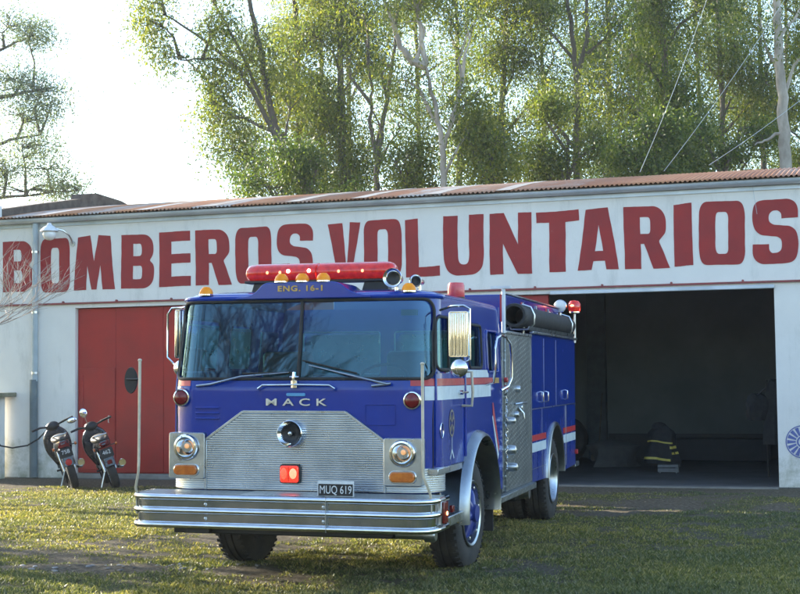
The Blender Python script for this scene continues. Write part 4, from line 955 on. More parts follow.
# wheels
def wheel(x, y, sg, dual, steer=0):
    r = .512; w_ = .135
    t = MB(); pf = [(.285, -w_ + .02), (.33, -w_), (.43, -w_ - .008), (.485, -w_ + .008), (.507, -w_ + .03), (r, -w_ + .06), (r, -.045), (r - .014, -.040), (r - .014, -.028), (r, -.023), (r, .023), (r - .014, .028), (r - .014, .040), (r, .045), (r, w_ - .06), (.507, w_ - .03), (.485, w_ - .008), (.43, w_ + .008), (.33, w_), (.285, w_ - .02)]
    t.lathe(pf, (0, 0, 0), 'x', 56)
    for k in range(48):    # shoulder lugs
        a = 2 * pi * k / 48
        for sd in (-1, 1):
            c_, s_ = cos(a), sin(a); c2, s2 = cos(a + .06), sin(a + .06)
            t.add([(sd * .08, r * c_, r * s_), (sd * .128, .500 * c_, .500 * s_), (sd * .128, .500 * c2, .500 * s2), (sd * .08, r * c2, r * s2), (sd * .08, (r + .009) * c_, (r + .009) * s_), (sd * .131, .511 * c_, .511 * s_), (sd * .131, .511 * c2, .511 * s2), (sd * .08, (r + .009) * c2, (r + .009) * s2)], [(4, 5, 6, 7), (0, 4, 7, 3), (1, 2, 6, 5), (0, 1, 5, 4), (3, 7, 6, 2)])
    t = t.build('wheel', M['tyre'], T, sharp=30); t.location = (x, y, r - .012); t.rotation_euler = (0, 0, steer)
    o = w_ * sg; rm = MB()
    if not dual:
        rm.lathe([(.300, o * .92), (.306, o * 1.05), (.295, o * 1.10), (.275, o * 1.02), (.262, o * .5), (.262, -o * .6), (.30, -o * .9)], (0, 0, 0), 'x', 40)
    else:
        rm.lathe([(.300, o * .92), (.306, o * 1.05), (.295, o * 1.10), (.275, o * .95), (.262, o * .3), (.255, -o * .5), (.15, -o * .62), (.0, -o * .62)], (0, 0, 0), 'x', 40)
    rm.build('rim', M['alu'], t)
    sp = MB()
    base = o * .55 if not dual else -o * .35
    for k in range(6):
        a = 2 * pi * k / 6 + .2; c_, s_ = cos(a), sin(a)
        sp.tube([(base + .045 * sg, .07 * c_, .07 * s_), (base + .04 * sg, .16 * c_, .16 * s_), (base - .005 * sg, .262 * c_, .262 * s_)], [.055, .042, .038], 10)
    sp.lathe([(.262, base - .02 * sg), (.262, base + .0 * sg), (.235, base + .0 * sg), (.235, base - .02 * sg)], (0, 0, 0), 'x', 36, close=True)
    sp.lathe([(.115, base), (.115, base + .05 * sg), (.085, base + .075 * sg), (.08, base + .12 * sg), (.0, base + .125 * sg)], (0, 0, 0), 'x', 26)
    sp.build('hub', M['blue'] if not dual else M['alu'], t)
    for k in range(6):
        nb = MB(); a = 2 * pi * k / 6 + .2; nb.lathe([(0, 0), (.018, 0), (.018, .03), (0, .035)] if sg > 0 else [(0, 0), (.018, 0), (.018, -.03), (0, -.035)], (base + .04 * sg, .235 * cos(a), .235 * sin(a)), 'x', 8)
        nb.build('wheel_nut', M['steel'], t)
    if dual:
        t2 = t.copy(); COL.objects.link(t2); t2.location = (x - .31 * sg, y, r - .012)
for sg in (1, -1):
    wheel(1.03 * sg, 1.50, sg, False, R(-3)); wheel(1.05 * sg, 5.97, sg, True)
# ------------------------------------------------------------------ things at and in the station
def bpos(x, y, z=0): return BO + bX * x + bN * y + Vector((0, 0, z))
# wall lamp
k = empty('wall_lamp', bpos(-12.33, -.002, 4.28), -BYAW, 'white enamelled outdoor lamp on a curved arm above the letter O of BOMBEROS', 'lamp')
MB().tube([(0, 0, -.06), (0, -.05, .02), (0, -.14, .10), (-.06, -.24, .17), (-.16, -.32, .20)], .016, 8).build('lamp_arm', M['steel'], k)
MB().lathe([(0, -.008), (.05, -.008), (.05, .008), (0, .008)], (0, -.008, -.05), 'y', 16).build('mounting_plate', M['steel'], k)
MB().lathe([(0, .10), (.03, .10), (.05, .06), (.10, .03), (.15, -.02), (.165, -.05), (.155, -.05), (.09, .01)], (-.26, -.36, .20), 'z', 28).build('lamp_shade', M['white'], k)
MB().ellipsoid((-.26, -.36, .10), (.125, .125, .115)).build('globe', mat('milky_globe', (.8, .82, .82), (.7, .72, .72), 5, .15, 0, .5), k)
# masonry pillar at the left edge
k = empty('masonry_pillar', bpos(-14.6, -.7, 0), -BYAW, 'low whitewashed masonry box with a concrete slab top at the left edge', 'wall')
MB().box(-.8, .93, .0, .60, -.05, 1.47).build('pillar_body', M['plaster'], k, False, bevel=.01)
MB().box(-.9, 1.13, -.14, .66, 1.472, 1.55).build('slab_top', mat('mossy_slab', (.30, .28, .20), (.18, .17, .10), 5, .9, bmp=.5), k, bevel=.012)
MB().box(.55, .80, -.10, .0, 0, .42).build('stone_block', M['brick_dark'], k, bevel=.03)
cb = MB().tube([bpos(-13.62, -.45, .72), bpos(-13.55, -.42, .60), bpos(-13.35, -.35, .56), bpos(-13.1, -.25, .60), bpos(-12.9, -.2, .72), bpos(-12.8, -.15, .84), bpos(-12.78, -.02, .92)], .014, 8).build('cable', M['rubber'])
tag(cb, 'black cable sagging from the masonry box to the wall beside the downpipe', 'cable')
# motorbikes
def motorbike(px, py, yaw, lean, label, variant):
    o = empty('motorbike', (px, py, 0), yaw, label, 'motorbike', 'motorbikes parked by the red door'); o.scale = (1.06,) * 3; o.rotation_mode = 'XYZ'; o.rotation_euler = (0, R(-lean), yaw)
    def wh(y, w):
        t = MB().lathe([(.225, -w), (.25, -w), (.275, -w * .7), (.285, 0), (.275, w * .7), (.25, w), (.225, w)], (0, y, .285), 'x', 32).build('wheel', M['tyre'], o)
        MB().lathe([(.228, -w * .7), (.235, 0), (.228, w * .7), (.21, w * .7), (.21, -w * .7)], (0, y, .285), 'x', 28, close=True).build('rim', M['chrome'], t)
        s = MB()
        for i in range(10): a = i * pi / 5; s.tube([(0, y, .285), (0, y + .215 * cos(a), .285 + .215 * sin(a))], .005, 5)
        s.lathe([(0, -.05), (.045, -.05), (.045, .05), (0, .05)], (0, y, .285), 'x', 14); s.build('spokes', M['steel'], t)
    wh(0, .062); wh(1.22, .055)
    bl = mat('bike_plastic', (.012, .012, .016), (.02, .02, .024), 6, .25, 0, .5)
    b = MB(); b.tube([(0, -.24, .76), (0, -.12, .73), (0, .1, .70), (0, .35, .64), (0, .55, .52), (0, .7, .40)], [.045, .095, .125, .13, .12, .08], 16); b.build('tail_fairing', bl, o)
    MB().ellipsoid((0, .14, .80), (.135, .40, .075), 20, 12).build('seat', M['seat'], o)
    MB().prism(roundpoly([(-.10, .34, .05), (.10, .34, .05), (.22, .62, .1), (.20, .84, .08), (.08, .97, .06), (-.08, .97, .06), (-.20, .84, .08), (-.22, .62, .1)], 5), .88, .96).build('leg_shield', bl, o, bevel=.03, seg=3)
    MB().box(-.06, .06, .50, .95, .28, .48).build('engine', M['alu'], o, bevel=.03)
    MB().prism([(-.30, .38), (-.26, .62), (-.14, .68), (-.10, .62), (-.20, .56), (-.26, .38)], -.08, .08, 'x').build('rear_mudguard', bl, o, bevel=.01)
    MB().prism(rrect(-.06, .06, .70, .76, .02), -.245, -.20).build('tail_light', M['redlens'], o, bevel=.008)
    if variant == 0: MB().lathe([(0, -.012), (.045, -.010), (.05, 0)], (0, -.30, .44), 'y', 18).build('round_reflector', mat('bright_red_reflector', (.55, .02, .02), None, 9, .25), o)
    else: MB().box(-.035, .035, -.312, -.30, .42, .48).build('reflector', M['redlens'], o)
    p = MB().box(-.10, .10, -.292, -.288, .52, .66).build('licence_plate', M['black'], o, bevel=.002)
    text('plate_lettering', '758' if variant == 0 else '462', M['white'], p, .085, .001, 0, (0, -.294, .60)); 
    if variant == 1: MB().box(-.10, .10, -.294, -.290, .665, .69).build('plate_band', M['redlens'], p)
    else: MB().box(-.08, .08, -.262, -.24, .675, .72).build('lower_tail_light', M['redlens'], o)
    for s in (-1, 1):
        MB().tube([(.085 * s, .0, .30), (.10 * s, .06, .62)], .024, 10).build('shock_absorber', M['chrome'], o); MB().tube([(.075 * s, 1.22, .285), (.075 * s, 1.0, .86)], .020, 8).build('fork', M['alu'], o)
        MB().lathe([(0, 0), (.026, 0), (.022, .03), (0, .035)], (.17 * s, -.18, .68), 'x', 10).build('turn_signal', M['amber'], o)
        MB().tube([(0, -.18, .68), (.17 * s, -.18, .68)], .008, 6).build('signal_stalk', M['black'], o)
    MB().tube([(.13, .45, .30), (.15, .2, .30), (.17, -.05, .33), (.175, -.28, .38)], [.022, .03, .05, .052], 14).build('exhaust', M['chrome'], o); MB().lathe([(0, 0), (.052, 0), (.058, .012), (.04, .02), (.02, .0)], (.177, -.29, .382), 'y', 16).build('exhaust_tip', M['chrome'], o)
    MB().tube([(.10, .12, .84), (.11, -.12, .86), (.09, -.22, .87), (-.09, -.22, .87), (-.11, -.12, .86), (-.10, .12, .84)], .012, 8).build('grab_rail', M['chrome'] if variant else M['steel'], o)
    hb = MB().tube([(-.33, .72, 1.00), (-.20, .80, 1.01), (-.08, .90, .98), (.08, .90, .98), (.20, .84, 1.01), (.33, .76, 1.03)], [.018, .018, .014, .014, .018, .018], 8); hb.ellipsoid((0, .93, .97), (.11, .09, .08))
    h_ = hb.build('handlebar', M['black'], o)
    ms = ((-.06, .74, 1.22),) if variant == 1 else ((.30, .70, .98),)
    for (x, y, z) in ms:
        MB().tube([(x * .7, .83, 1.01), (x, y + .04, z)], .006, 6).build('mirror_stalk', M['chrome'], h_); MB().ellipsoid((x, y, z), (.062, .014, .075) if variant else (.08, .014, .045)).build('mirror', M['chrome'], h_)
    MB().tube([(-.06, .45, .26), (-.20, .40, .02)], .011, 6).build('kickstand', M['steel'], o)
    MB().tube([(-.16, .55, .30), (.16, .55, .30)], .016, 8).build('footpegs', M['rubber'], o)
motorbike(-5.32, 22.95, R(18), 17, 'black motorbike with round red reflector leaning by the white wall, left of the two', 0)
motorbike(-4.62, 22.80, R(18), 18, 'black motorbike with chrome grab rail and one raised mirror against the red door', 1)
# in the dark garage: coat on a stool, tarp heap, broom, hanging coats, tyre
k = empty('fire_coat', bpos(-2.22, 3, .012), -BYAW, 'black firefighter coat with yellow reflective bands draped over a low stool', 'coat')
def blob(rx, ry, z0, z1, seed, tw=.12, n=28, kz=14, cx=0, top=.25):
    rr = random.Random(seed); ph = [rr.random() * 6 for _ in range(8)]; V = []; F = []
    for j in range(kz + 1):
        t = j / kz; env = (1 - max(0, (t - .75) / .25) ** 2 * (1 - top)) * (1 + .12 * sin(t * 5 + ph[0]))
        for i in range(n):
            a = 2 * pi * i / n; q = env * (1 + tw * sin(3 * a + ph[1] + t * 2) + tw * .7 * sin(5 * a + ph[2] - t * 3) + tw * .4 * sin(9 * a + ph[3]))
            V.append((cx + rx * q * cos(a), ry * q * sin(a), z0 + (z1 - z0) * t + (.03 * sin(2 * a + ph[4]) if t > .8 else 0)))
    for j in range(kz):
        for i in range(n): F.append((j * n + i, j * n + (i + 1) % n, (j + 1) * n + (i + 1) % n, (j + 1) * n + i))
    F.append(tuple((kz * n + i) for i in range(n))); return MB().add(V, F)
cm = mat('black_coat_cloth', (.02, .02, .022), (.035, .035, .035), 9, .9, bmp=.4)
coat = blob(.26, .17, .16, .80, 3, top=.5).build('coat_cloth', cm, k); 
yb = mat('yellow_reflective_band', (.75, .62, .12), (.6, .5, .1), 12, .4)
def ring(z, a0, a1, w=.022, seed=3):
    rr = random.Random(seed); ph = [rr.random() * 6 for _ in range(8)]; V = []; n = 18
    for i in range(n + 1):
        a = a0 + (a1 - a0) * i / n
        for dz in (-w, w):
            t = (z + dz - .16) / .64; env = (1 - max(0, (t - .75) / .25) ** 2 * .5) * (1 + .12 * sin(t * 5 + ph[0])); q = env * (1 + .12 * sin(3 * a + ph[1] + t * 2) + .084 * sin(5 * a + ph[2] - t * 3) + .048 * sin(9 * a + ph[3])) + .035
            V.append((.26 * q * cos(a), .17 * q * sin(a), z + dz + .02 * sin(a * 2)))
    return MB().add(V, [(2 * i, 2 * i + 1, 2 * i + 3, 2 * i + 2) for i in range(n)])
ring(.54, R(185), R(320), .014).build('reflective_band', yb, coat); ring(.24, R(195), R(300), .02).build('reflective_band', yb, coat); ring(.46, R(300), R(352), .022).build('reflective_band', yb, coat); ring(.36, R(305), R(350), .02).build('reflective_band', yb, coat)
MB().ellipsoid((-.05, .0, .80), (.14, .12, .09)).build('collar', cm, k)
k = empty('low_stool', bpos(-2.10, 2.9, .012), -BYAW, 'small grey crate under the black fire coat', 'crate')
cs = MB(); cs.box(-.18, .18, -.15, .15, .10, .15); 
for x in (-.16, .13):
    for y in (-.14, .11): cs.box(x, x + .03, y, y + .03, 0, .10)
cs.box(-.18, .18, -.15, -.14, .02, .09); cs.build('crate_frame', mat('grey_crate', (.22, .23, .23), None, 9, .7), k, bevel=.004)
tag(blob(.42, .3, .0, .50, 9, .16, top=.12).build('tarp_heap', mat('grey_tarp', (.10, .105, .10), (.07, .07, .07), 4, .85, bmp=.3)), 'dull grey canvas tarpaulin heap on the garage floor', 'tarpaulin').location = bpos(-3.35, 4.6, .01)
k = empty('broom', bpos(-3.95, 6.2, .012), -BYAW, 'thin broom handle leaning on the pale pilaster inside', 'broom')
MB().tube([(0, 0, .12), (.02, .45, 1.35)], .013, 8).build('handle', M['wood'], k); MB().box(-.15, .15, -.05, .03, 0, .13).build('bristles', M['wood'], k, bevel=.02)
k = MB().lathe([(.22, -.11), (.42, -.12), (.47, -.06), (.47, .06), (.42, .12), (.22, .11)], (0, 0, .47), 'y', 32, close=True).build('spare_tyre', M['tyre']); k.location = bpos(-4.45, 5.2, .012); k.rotation_euler = (R(-8), 0, -BYAW)
tag(k, 'dark spare tyre leaning upright inside the garage beside the truck', 'tyre')
k = empty('coat_rack', bpos(-.34, 2.0, .012), -BYAW, 'dark coats hanging on a stand just inside the right side of the doorway', 'coat rack')
MB().tube([(0, 0, 0), (0, 0, 1.62)], .02, 8).build('pole', M['black'], k); r2 = MB().tube([(-.16, 0, 1.36), (0, 0, 1.5), (.14, 0, 1.6)], .014, 8); r2.tube([(0, 0, .02), (0, 0, 1.6)], .012, 6); r2.build('arms', M['black'], k)
blob(.15, .12, .55, 1.62, 21, .1, top=.4, cx=.12).build('hanging_coat', cm, k); blob(.17, .12, .95, 1.38, 22, .16, top=.4, cx=-.16).build('hanging_bag', cm, k)
k = MB(); k.box(-.9, .9, -.25, .25, .0, .44); 
tag(k.build('equipment_chest', mat('dark_chest_paint', (.035, .037, .04), None, 5, .6), bevel=.015), 'long dark low chest against the back wall of the garage', 'chest').location = bpos(-1.5, 6.6, .013)
bpy.data.objects['equipment_chest'].rotation_euler = (0, 0, -BYAW)

# wires above the roof
def wire(a, b, sag, r, label, nm='guy_wire', g='thin wires above the roof'):
    P = []; a = Vector(a); b = Vector(b)
    for i in range(17): t = i / 16; p = a.lerp(b, t); p.z -= sag * 4 * t * (1 - t); P.append(p)
    tag(MB().tube(P, r * .6, 5, caps=False).build(nm, M['pipe']), label, 'wire', g)
ZW = 4.8
wire(at(664, 171, 26), at(815, -50, 30), .15, .008, 'thin steel guy wire rising steeply from the middle of the roof')
wire(at(709, 165, 26), at(860, 50, 31), .1, .008, 'thin steel guy wire rising at a shallow slope near the pale trunk')
wire(at(640, 172, 26), at(720, -40, 29), .15, .007, 'thin steel guy wire nearest the slim pale trunk')
wire(at(752, 183, 21.5), at(757, 214, 21.2), .0, .005, 'loose grey wire hanging from the gutter above the last letter S', 'loose_wire', None)
# ------------------------------------------------------------------ trees
def leaves(C, n, sig, ln, wd, droop=.9):
    """C: clump centres (k,3); n leaves each"""
    C = np.repeat(np.asarray(C), n, 0); m = len(C); P = C + RNG.normal(size=(m, 3)) * np.asarray(sig)
    d = RNG.normal(size=(m, 3)) * .55; d[:, 2] -= droop; d /= np.linalg.norm(d, axis=1)[:, None]
    w = np.cross(d, RNG.normal(size=(m, 3))); w /= np.linalg.norm(w, axis=1)[:, None] + 1e-6
    l = ln * (.6 + .8 * RNG.random((m, 1))); w_ = wd * (.6 + .8 * RNG.random((m, 1)))
    V = np.stack([P, P + d * l * .45 + w * w_, P + d * l, P + d * l * .45 - w * w_], 1).reshape(-1, 3)
    return V, np.arange(m * 4).reshape(m, 4)
def blobs_px(u, v, ru, rv, n, D, rd=None, gate=.44):
    c = at(u, v, D); s = D / F_PX; rx, rz = ru * s, rv * s; ry = rd or rx; out = []
    tries = 0
    while len(out) < n and tries < n * 30:
        tries += 1; p = RNG.normal(size=3); p /= np.linalg.norm(p); p *= RNG.random() ** (1 / 2.4)
        q = np.array([c.x + p[0] * rx, c.y + p[1] * ry, c.z + p[2] * rz])
        if fbm(np.array([q[0] * 1.0 + q[1] * .3]), np.array([q[2]]), 1.3, 203, 2)[0] < gate: continue
        out.append(q)
    return out
def tree(name, label, D, trunk, wpx, blobs, lm, bark, limbs=(), per=105, sig=(.30, .30, .34), ln=.125, wd=.019, group='trees behind the fire station', twigs=True, droop=.55, gate=.44):
    s = D / F_PX; P = [at(u, v, D) for u, v in trunk]; base = Vector((P[0].x, P[0].y, 0)); o = empty(name, base, 0, label, 'tree', group)
    pts = [Vector((0, 0, -.1))] + [p - base for p in P]; K = len(pts)
    # densify with wobble
    dp = []
    for i in range(K - 1):
        for t in range(5): q = pts[i].lerp(pts[i + 1], t / 5); dp.append(q + Vector((random.uniform(-1, 1), random.uniform(-1, 1), 0)) * .035)
    dp.append(pts[-1]); r0 = wpx * s / 2; zt = dp[-1].z; rad = [max(.04, r0 * (1.35 - 1.0 * min(1, max(0, p.z) / zt) ** 1.2)) for p in dp]
    tb = MB().tube(dp, rad, 10)
    lp = []
    for L_ in limbs:
        w0 = L_[0]; q = [at(u, v, D + (dd if len(L_[1][0]) > 2 else 0)) - base for (u, v, *dd_) in L_[1] for dd in (dd_ or [0])]
        e = []
        for i in range(len(q) - 1):
            for t in range(4): e.append(q[i].lerp(q[i + 1], t / 4) + Vector((random.uniform(-1, 1), random.uniform(-1, 1), random.uniform(-1, 1))) * .03)
        e.append(q[-1]); tb.tube(e, [max(.02, w0 * s / 2 * (1 - .75 * i / len(e))) for i in range(len(e))], 7); lp += e
    allc = []; nodes_ = [p for p in dp if p.z > 4.5] + lp
    for (u, v, ru, rv, n) in blobs:
        cs_ = blobs_px(u, v, ru, rv, n, D, gate=gate); allc += cs_
        if not twigs or not cs_: continue
        c = at(u, v, D) - base; nb = min(nodes_, key=lambda p: (p - (c - Vector((0, 0, 1.2)))).length)
        mid = (nb + c) / 2 + Vector((random.uniform(-.3, .3), random.uniform(-.3, .3), .15)); w0 = .05 + .012 * ru * s
        e = [nb, nb.lerp(mid, .5), mid, mid.lerp(c, .5), c]; tb.tube(e, [w0, w0 * .8, w0 * .6, w0 * .45, w0 * .3], 6)
        for q in cs_[::2]:
            q = Vector(q) - base; st = min(e[1:], key=lambda p: (p - q).length); m2 = st.lerp(q, .5) + Vector((random.uniform(-.1, .1), random.uniform(-.1, .1), .08)); tb.tube([st, m2, q], [.018, .012, .005], 4, caps=False)
    tb.build('trunk', bark, o)
    V, F = leaves(np.array(allc) - np.array(base), per, sig, ln, wd, droop); raw('crown', V, F, lm, o)
    return o
BK, BL = M['bark'], M['bark_light']
def rb(px, v0, v1, n, ru=34, rv=26, k=26, spread=38):
    return [(px + random.uniform(-spread, spread), v0 + (v1 - v0) * (i + random.random()) / n, ru * random.uniform(.7, 1.25), rv * random.uniform(.7, 1.2), int(k * random.uniform(.8, 1.2))) for i in range(n)]
tree('eucalyptus_tree', 'leftmost tree of the grove, airy crown reaching over the white sky with a forked trunk', 40, [(284, 190), (283, 150), (270, 110), (262, 60), (250, 0), (246, -60)], 9,
     [(165, 28, 34, 20, 22), (150, 2, 22, 14, 10), (185, 58, 30, 16, 16), (205, 20, 34, 26, 26), (212, 88, 30, 16, 18), (220, 122, 34, 20, 24), (205, 105, 22, 12, 10), (235, 150, 34, 18, 22), (258, 176, 30, 16, 20), (250, 60, 40, 28, 30), (200, -30, 50, 30, 30), (260, -50, 50, 40, 30), (290, 110, 30, 26, 18)], M['leaf_euc'], BK,
     [(6, [(282, 148), (262, 110), (240, 70), (205, 40), (165, 15)]), (4, [(278, 135), (245, 118), (215, 112)]), (4, [(240, 70), (210, 58), (180, 60)]), (4, [(262, 100), (235, 40), (215, 5)])])
tree('eucalyptus_tree', 'slim straight tree in the left part of the grove beside the forked leftmost tree', 44, [(301, 190), (299, 120), (296, 40), (292, -80)], 9, rb(300, -90, 190, 13, k=24), M['leaf_yel'], BK)
for px_, D_, lm_, lab_ in ((350, 58, 'leaf_euc', 'far tree filling the gap beside the thin V forked tree'), (420, 60, 'leaf_euc', 'far tree behind the pale crooked limb'), (545, 58, 'leaf_euc', 'far tree behind the broad bushy tree above the letters N and T'),
                        (660, 60, 'leaf_euc', 'far tree glimpsed behind the dark thick trunk'), (700, 56, 'leaf_yel', 'far tree between the dark trunk and the open crowned tree'), (790, 60, 'leaf_euc', 'far tree behind the thick pale trunk'), (580, 62, 'leaf_dark', 'farthest tree behind the high twin fork')):
    tree('eucalyptus_tree', lab_, D_, [(px_, 200), (px_ - 2, 80), (px_ - 6, -40)], 6, rb(px_, -50, 190, 11, 34, 26, 22, 34), M[lm_], BK, per=80)
tree('eucalyptus_tree', 'dark straight trunked tree behind the VOL letters left of the thin forked tree', 43, [(343, 195), (342, 130), (341, 60), (338, -80)], 9, rb(338, -90, 185, 13, k=24, spread=30), M['leaf_euc'], BK)
tree('young_tree', 'thin tree with a narrow V fork against the blue sky', 38, [(377, 192), (376, 165), (384, 120), (392, 70), (398, 10)], 7, [(365, 20, 30, 26, 14), (396, 60, 22, 28, 12), (372, 110, 20, 16, 7), (400, 130, 16, 16, 5), (350, 60, 22, 18, 9)], M['leaf_yel'], BK, [(5, [(376, 160), (370, 120), (372, 90), (366, 40)])], per=45)
tree('eucalyptus_tree', 'pale barked tree with a thick crooked limb sweeping left at the centre of the grove', 36, [(444, 192), (443, 150), (438, 120), (430, 85), (424, 60)], 9, [(470, 40, 30, 26, 18), (415, 10, 36, 26, 20), (480, 90, 24, 24, 14), (440, -40, 60, 40, 36), (405, 80, 24, 22, 10), (470, 130, 22, 20, 10)], M['leaf_euc'], BL,
     [(9, [(426, 66), (412, 62), (400, 46), (392, 20), (380, -8)]), (6, [(426, 66), (421, 40), (418, 10), (412, -20)]), (5, [(443, 148), (452, 115), (462, 85), (458, 60), (470, 30)]), (3, [(440, 130), (428, 105), (420, 95)])])
tree('eucalyptus_tree', 'full crowned tree right of the pale crooked limbed tree', 45, [(500, 195), (502, 100), (508, 0), (510, -70)], 8, rb(505, -90, 160, 13, 38, 30, 30), M['leaf_euc'], BK)
tree('eucalyptus_tree', 'tree with a high twin fork and sky showing round it, above the letter T', 44, [(576, 195), (577, 120), (576, 70), (570, 20), (562, -40)], 8, [(540, 20, 30, 34, 24), (600, 120, 26, 24, 16), (548, 110, 30, 24, 18), (570, -50, 50, 34, 26), (610, 30, 18, 24, 10)], M['leaf_euc'], BK, [(6, [(577, 75), (588, 40), (586, 0), (590, -50)])])
tree('eucalyptus_tree', 'slim pale trunked tree above the letter R of VOLUNTARIOS', 42, [(641, 185), (641, 120), (640, 60), (638, 0), (636, -70)], 7, rb(636, -80, 175, 12, 28, 26, 20, 34), M['leaf_euc'], BL)
tree('eucalyptus_tree', 'dark thick trunked tree just right of the slim pale trunk', 39, [(668, 185), (667, 120), (664, 50), (660, -10), (658, -70)], 10, rb(668, -80, 170, 12, 30, 26, 22, 38), M['leaf_dark'], BK)
tree('eucalyptus_tree', 'open crowned tree with bluish gaps between the dark trunk and the thick pale trunk', 47, [(722, 190), (722, 100), (716, 0), (712, -70)], 7, rb(720, -80, 178, 13, 30, 26, 22, 36), M['leaf_euc'], BK)
tree('eucalyptus_tree', 'tall tree with a thick pale peeling trunk near the right edge', 35, [(785, 165), (783, 110), (779, 50), (776, 0), (772, -90)], 14, [(800, -60, 50, 30, 30), (745, -70, 40, 30, 26), (815, 40, 20, 22, 8), (750, 120, 24, 16, 12), (762, 30, 18, 20, 8)], M['leaf_dark'], BL, [(4, [(784, 130), (768, 140), (755, 145)]), (4, [(778, 40), (800, 10), (815, -20)])])
tree('eucalyptus_tree', 'tree at the right edge beyond the thick pale trunk', 46, [(812, 190), (810, 80), (806, -60)], 9, rb(795, -80, 178, 12, 30, 26, 22, 30), M['leaf_euc'], BK)
tree('eucalyptus_tree', 'distant tree filling the gap behind the forked tree above the letter T', 52, [(610, 195), (609, 80), (605, -40)], 7, rb(606, -60, 190, 11, 32, 26, 22, 34), M['leaf_dark'], BK)
tree('eucalyptus_tree', 'distant tree behind the two letters O and L of VOLUNTARIOS', 52, [(460, 195), (458, 80), (455, -40)], 7, rb(455, -60, 190, 11, 32, 26, 20, 36), M['leaf_euc'], BK)
tree('eucalyptus_tree', 'hazy distant tree behind the dark straight trunk in the left half of the grove', 54, [(325, 195), (322, 80), (318, -40)], 7, rb(300, -50, 190, 12, 36, 26, 22, 46), M['leaf_blue'], BK)
tree('eucalyptus_tree', 'distant tree between the open crowned tree and the pale trunk', 54, [(765, 195), (762, 80), (757, -40)], 7, rb(760, -60, 190, 10, 32, 26, 20, 36), M['leaf_dark'], BK)
# lower bushy trees just behind the roof
for (px, v, D, ru, rv, n, lm, lab) in ((492, 158, 36, 34, 30, 46, 'leaf_yel', 'low bushy yellow green tree directly above the letters L and U'), (566, 140, 37, 44, 44, 62, 'leaf_euc', 'broad bushy yellow green tree above the letters N and T'), (640, 160, 35, 44, 32, 64, 'leaf_dark', 'low dark bushy tree above the letters A and R'),
                                      (722, 156, 36, 50, 26, 60, 'leaf_dark', 'low dark bushy tree above the last letter O'), (310, 176, 36, 56, 26, 54, 'leaf_dark', 'low shaded bushy tree behind the red light bar'), (412, 172, 37, 40, 24, 34, 'leaf_euc', 'small bushy tree at the foot of the pale crooked limbed tree')):
    tree('bushy_tree', lab, D, [(px, 200), (px + 3, v)], 5, [(px + random.uniform(-.8, .8) * ru, v + random.uniform(-1.1, .9) * rv, ru * random.uniform(.3, .6), rv * random.uniform(.25, .5), n // 4) for _ in range(8)], M[lm], BK, per=85, sig=(.26, .26, .24), ln=.10, wd=.022, droop=.4, gate=.46)
# tree at the left edge, beyond the parapet
tree('pine_tree', 'hazy blue green tree with layered foliage pads at the left edge', 50, [(-22, 215), (-20, 100), (-16, 0), (-14, -40)], 12,
     [(28, 40, 24, 16, 44), (8, 28, 34, 20, 50), (42, 92, 26, 12, 44), (15, 80, 38, 18, 60), (50, 108, 18, 8, 18), (20, 115, 38, 14, 50), (22, 148, 32, 17, 56), (48, 170, 26, 8, 26), (8, 172, 36, 18, 60), (26, 192, 40, 12, 44), (-30, 60, 40, 50, 60), (-30, 160, 40, 40, 50), (76, 190, 14, 5, 12), (62, 182, 14, 6, 12)], M['leaf_blue'], BK,
     [(5, [(-18, 150), (10, 140), (40, 135)]), (5, [(-18, 100), (15, 95), (50, 88)]), (4, [(-18, 200), (25, 195), (80, 190)]), (4, [(-16, 60), (10, 45), (35, 35)])], per=62, sig=(.50, .50, .26), ln=.11, wd=.018, gate=.34, group=None, droop=.1)
# bare trees
def bare(name, label, base, h, seed, r0, m, cat='tree', group=None, depth=6, spread=.5, lim=None, rat=.66):
    rr = random.Random(seed); mb = MB()
    def grow(p, d, l, r, k):
        if lim and k == depth: l = lim
        n = 4; P = [p]; q = p; dd = d
        for i in range(n):
            dd = (dd + Vector((rr.uniform(-1, 1), rr.uniform(-1, 1), rr.uniform(-.5, .8))) * .13).normalized(); q = q + dd * (l / n); P.append(q)
        mb.tube(P, [r * (1 - .35 * i / n) for i in range(n + 1)], 6 if k > 3 else 4, caps=False)
        if k == 0: return
        for _ in range(2 if k > 4 else 3):
            nd = (dd + Vector((rr.uniform(-1, 1), rr.uniform(-1, 1), rr.uniform(-.3, .6))) * spread * 1.3).normalized(); st = P[rr.choice((2, 3, 4))] if k < depth else P[rr.choice((3, 4))]
            grow(st, nd, l * rr.uniform(.62, .85), r * rat, k - 1)
    o = empty(name, base, 0, label, cat, group); grow(Vector((0, 0, -.1)), Vector((0, 0, 1)), h * .3, r0, depth)
    mb.build('branches', m, o); return o
bare('bare_shrub', 'leafless pale twigged shrub crossing in front of the first letter B', (-7.55, 18.2, 0), 2.6, 4, .045, M['twig'], 'shrub', None, 7, .62, 2.3, .69)
sh_ = bpy.data.objects['bare_shrub']; sh_.rotation_euler = (0, 0, pi - .25); sh_.scale = (.66, .66, .62)
bare('bare_tree', 'tall leafless tree reflected in the left pane of the windshield', (-18.2, -4.6, 0), 16, 11, .2, BK, group='bare trees across the yard', depth=7)
bare('bare_tree', 'leafless tree with spreading limbs reflected near the windshield divider', (-20.5, -8.0, 0), 16, 15, .17, BK, group='bare trees across the yard', depth=7)
bare('bare_tree', 'smaller leafless tree reflected at the far left of the windshield', (-23.5, -1, 0), 15, 19, .17, BK, group='bare trees across the yard', depth=7)
bare('bare_tree', 'leafless tree at the left of the yard that casts the long thin shadows', (-17.5, 22.2, 0), 11, 23, .19, BK, group='bare trees across the yard', depth=7)
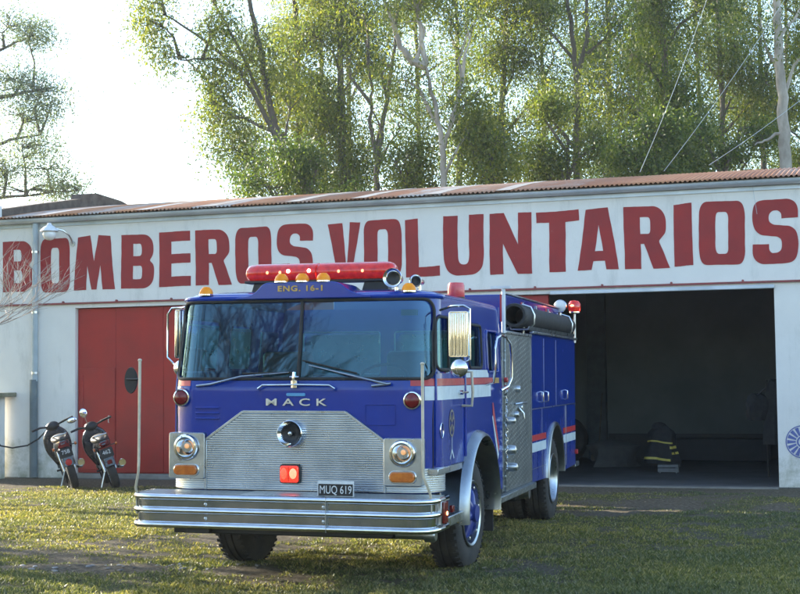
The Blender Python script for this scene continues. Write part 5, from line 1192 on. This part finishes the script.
bare('bare_tree', 'leafless tree beyond the left end of the station casting faint shadows', (-19.0, 28.0, 0), 11, 29, .16, BK, group='bare trees across the yard', depth=7)
bare('bare_tree', 'leafless tree left of the lawn nearest the camera', (-15.0, 19.2, 0), 10, 37, .2, BK, group='bare trees across the yard', depth=7)
def leafy(label, base, h, rad, seed):
    global RNG
    o = empty('leafy_tree', base, 0, label, 'tree', 'shade trees left of the lawn'); rr = random.Random(seed)
    tb = MB(); tb.tube([(0, 0, -.1), (.1, .05, h * .3), (.05, -.1, h * .6), (0, 0, h * .9)], [.22, .18, .12, .04], 10); C = []
    for i in range(16):
        a = rr.random() * 6.28; z = h * (.28 + .66 * rr.random()); q = rad * (.35 + .6 * rr.random()) * (1 - .5 * abs(z / h - .6)); c = Vector((q * cos(a), q * sin(a), z)); tb.tube([(0, 0, z * .75), (c.x * .5, c.y * .5, z * .92), c], [.06, .04, .02], 6)
        C += [np.array(c) + RNG.normal(size=3) * rad * .22 for _ in range(20)]
    tb.build('trunk', BK, o); V, F = leaves(np.array(C), 40, (.3, .3, .3), .18, .045); raw('crown', V, F, M['leaf_euc'], o)
leafy('rounded leafy tree shading the near left of the lawn', (-17.0, 21.8, 0), 10, 3.4, 5)
leafy('second rounded leafy tree nearer the camera on the left', (-13.6, 17.0, 0), 10, 3.8, 6)
# sunlit wood across the field, behind the camera (seen in the chrome and glass)
C_ = []
for i in range(620):
    x = RNG.uniform(-62, 45); hmax = 5.5 + 2.5 * sin(x * .21) + 1.5 * sin(x * .57 + 1); C_.append((x, -34 - RNG.uniform(0, 5), RNG.uniform(.3, 1) ** .7 * hmax))
V_, F_ = leaves(np.array(C_), 60, (.8, .7, .7), .45, .13, .3)
tag(raw('far_wood', V_, F_, leafmat('sun_gold_leaves', (.20, .16, .05), (.30, .23, .07), (.38, .31, .12), .3)), 'sunlit wood, its gold light put into the leaf colour, across the field behind the photographer', 'wood', kind='stuff')  # treeline for the chrome reflections; golden sunlight put into its leaf colour
# ------------------------------------------------------------------ air
hz = MB().box(-75, 75, -45, 75, -1.2, 32).build('haze', None, None, False)
m = bpy.data.materials.new('thin_haze'); m.use_nodes = True; nt = m.node_tree; nt.nodes.remove(nt.nodes['Principled BSDF'])
v = nt.nodes.new('ShaderNodeVolumePrincipled'); v.inputs['Color'].default_value = (.82, .90, 1, 1); v.inputs['Density'].default_value = .00045; v.inputs['Anisotropy'].default_value = .35
L(nt, v.outputs[0], [n for n in nt.nodes if n.type == 'OUTPUT_MATERIAL'][0].inputs['Volume']); hz.data.materials.append(m)
tag(hz, 'thin bright morning haze in the air', 'haze', kind='stuff')
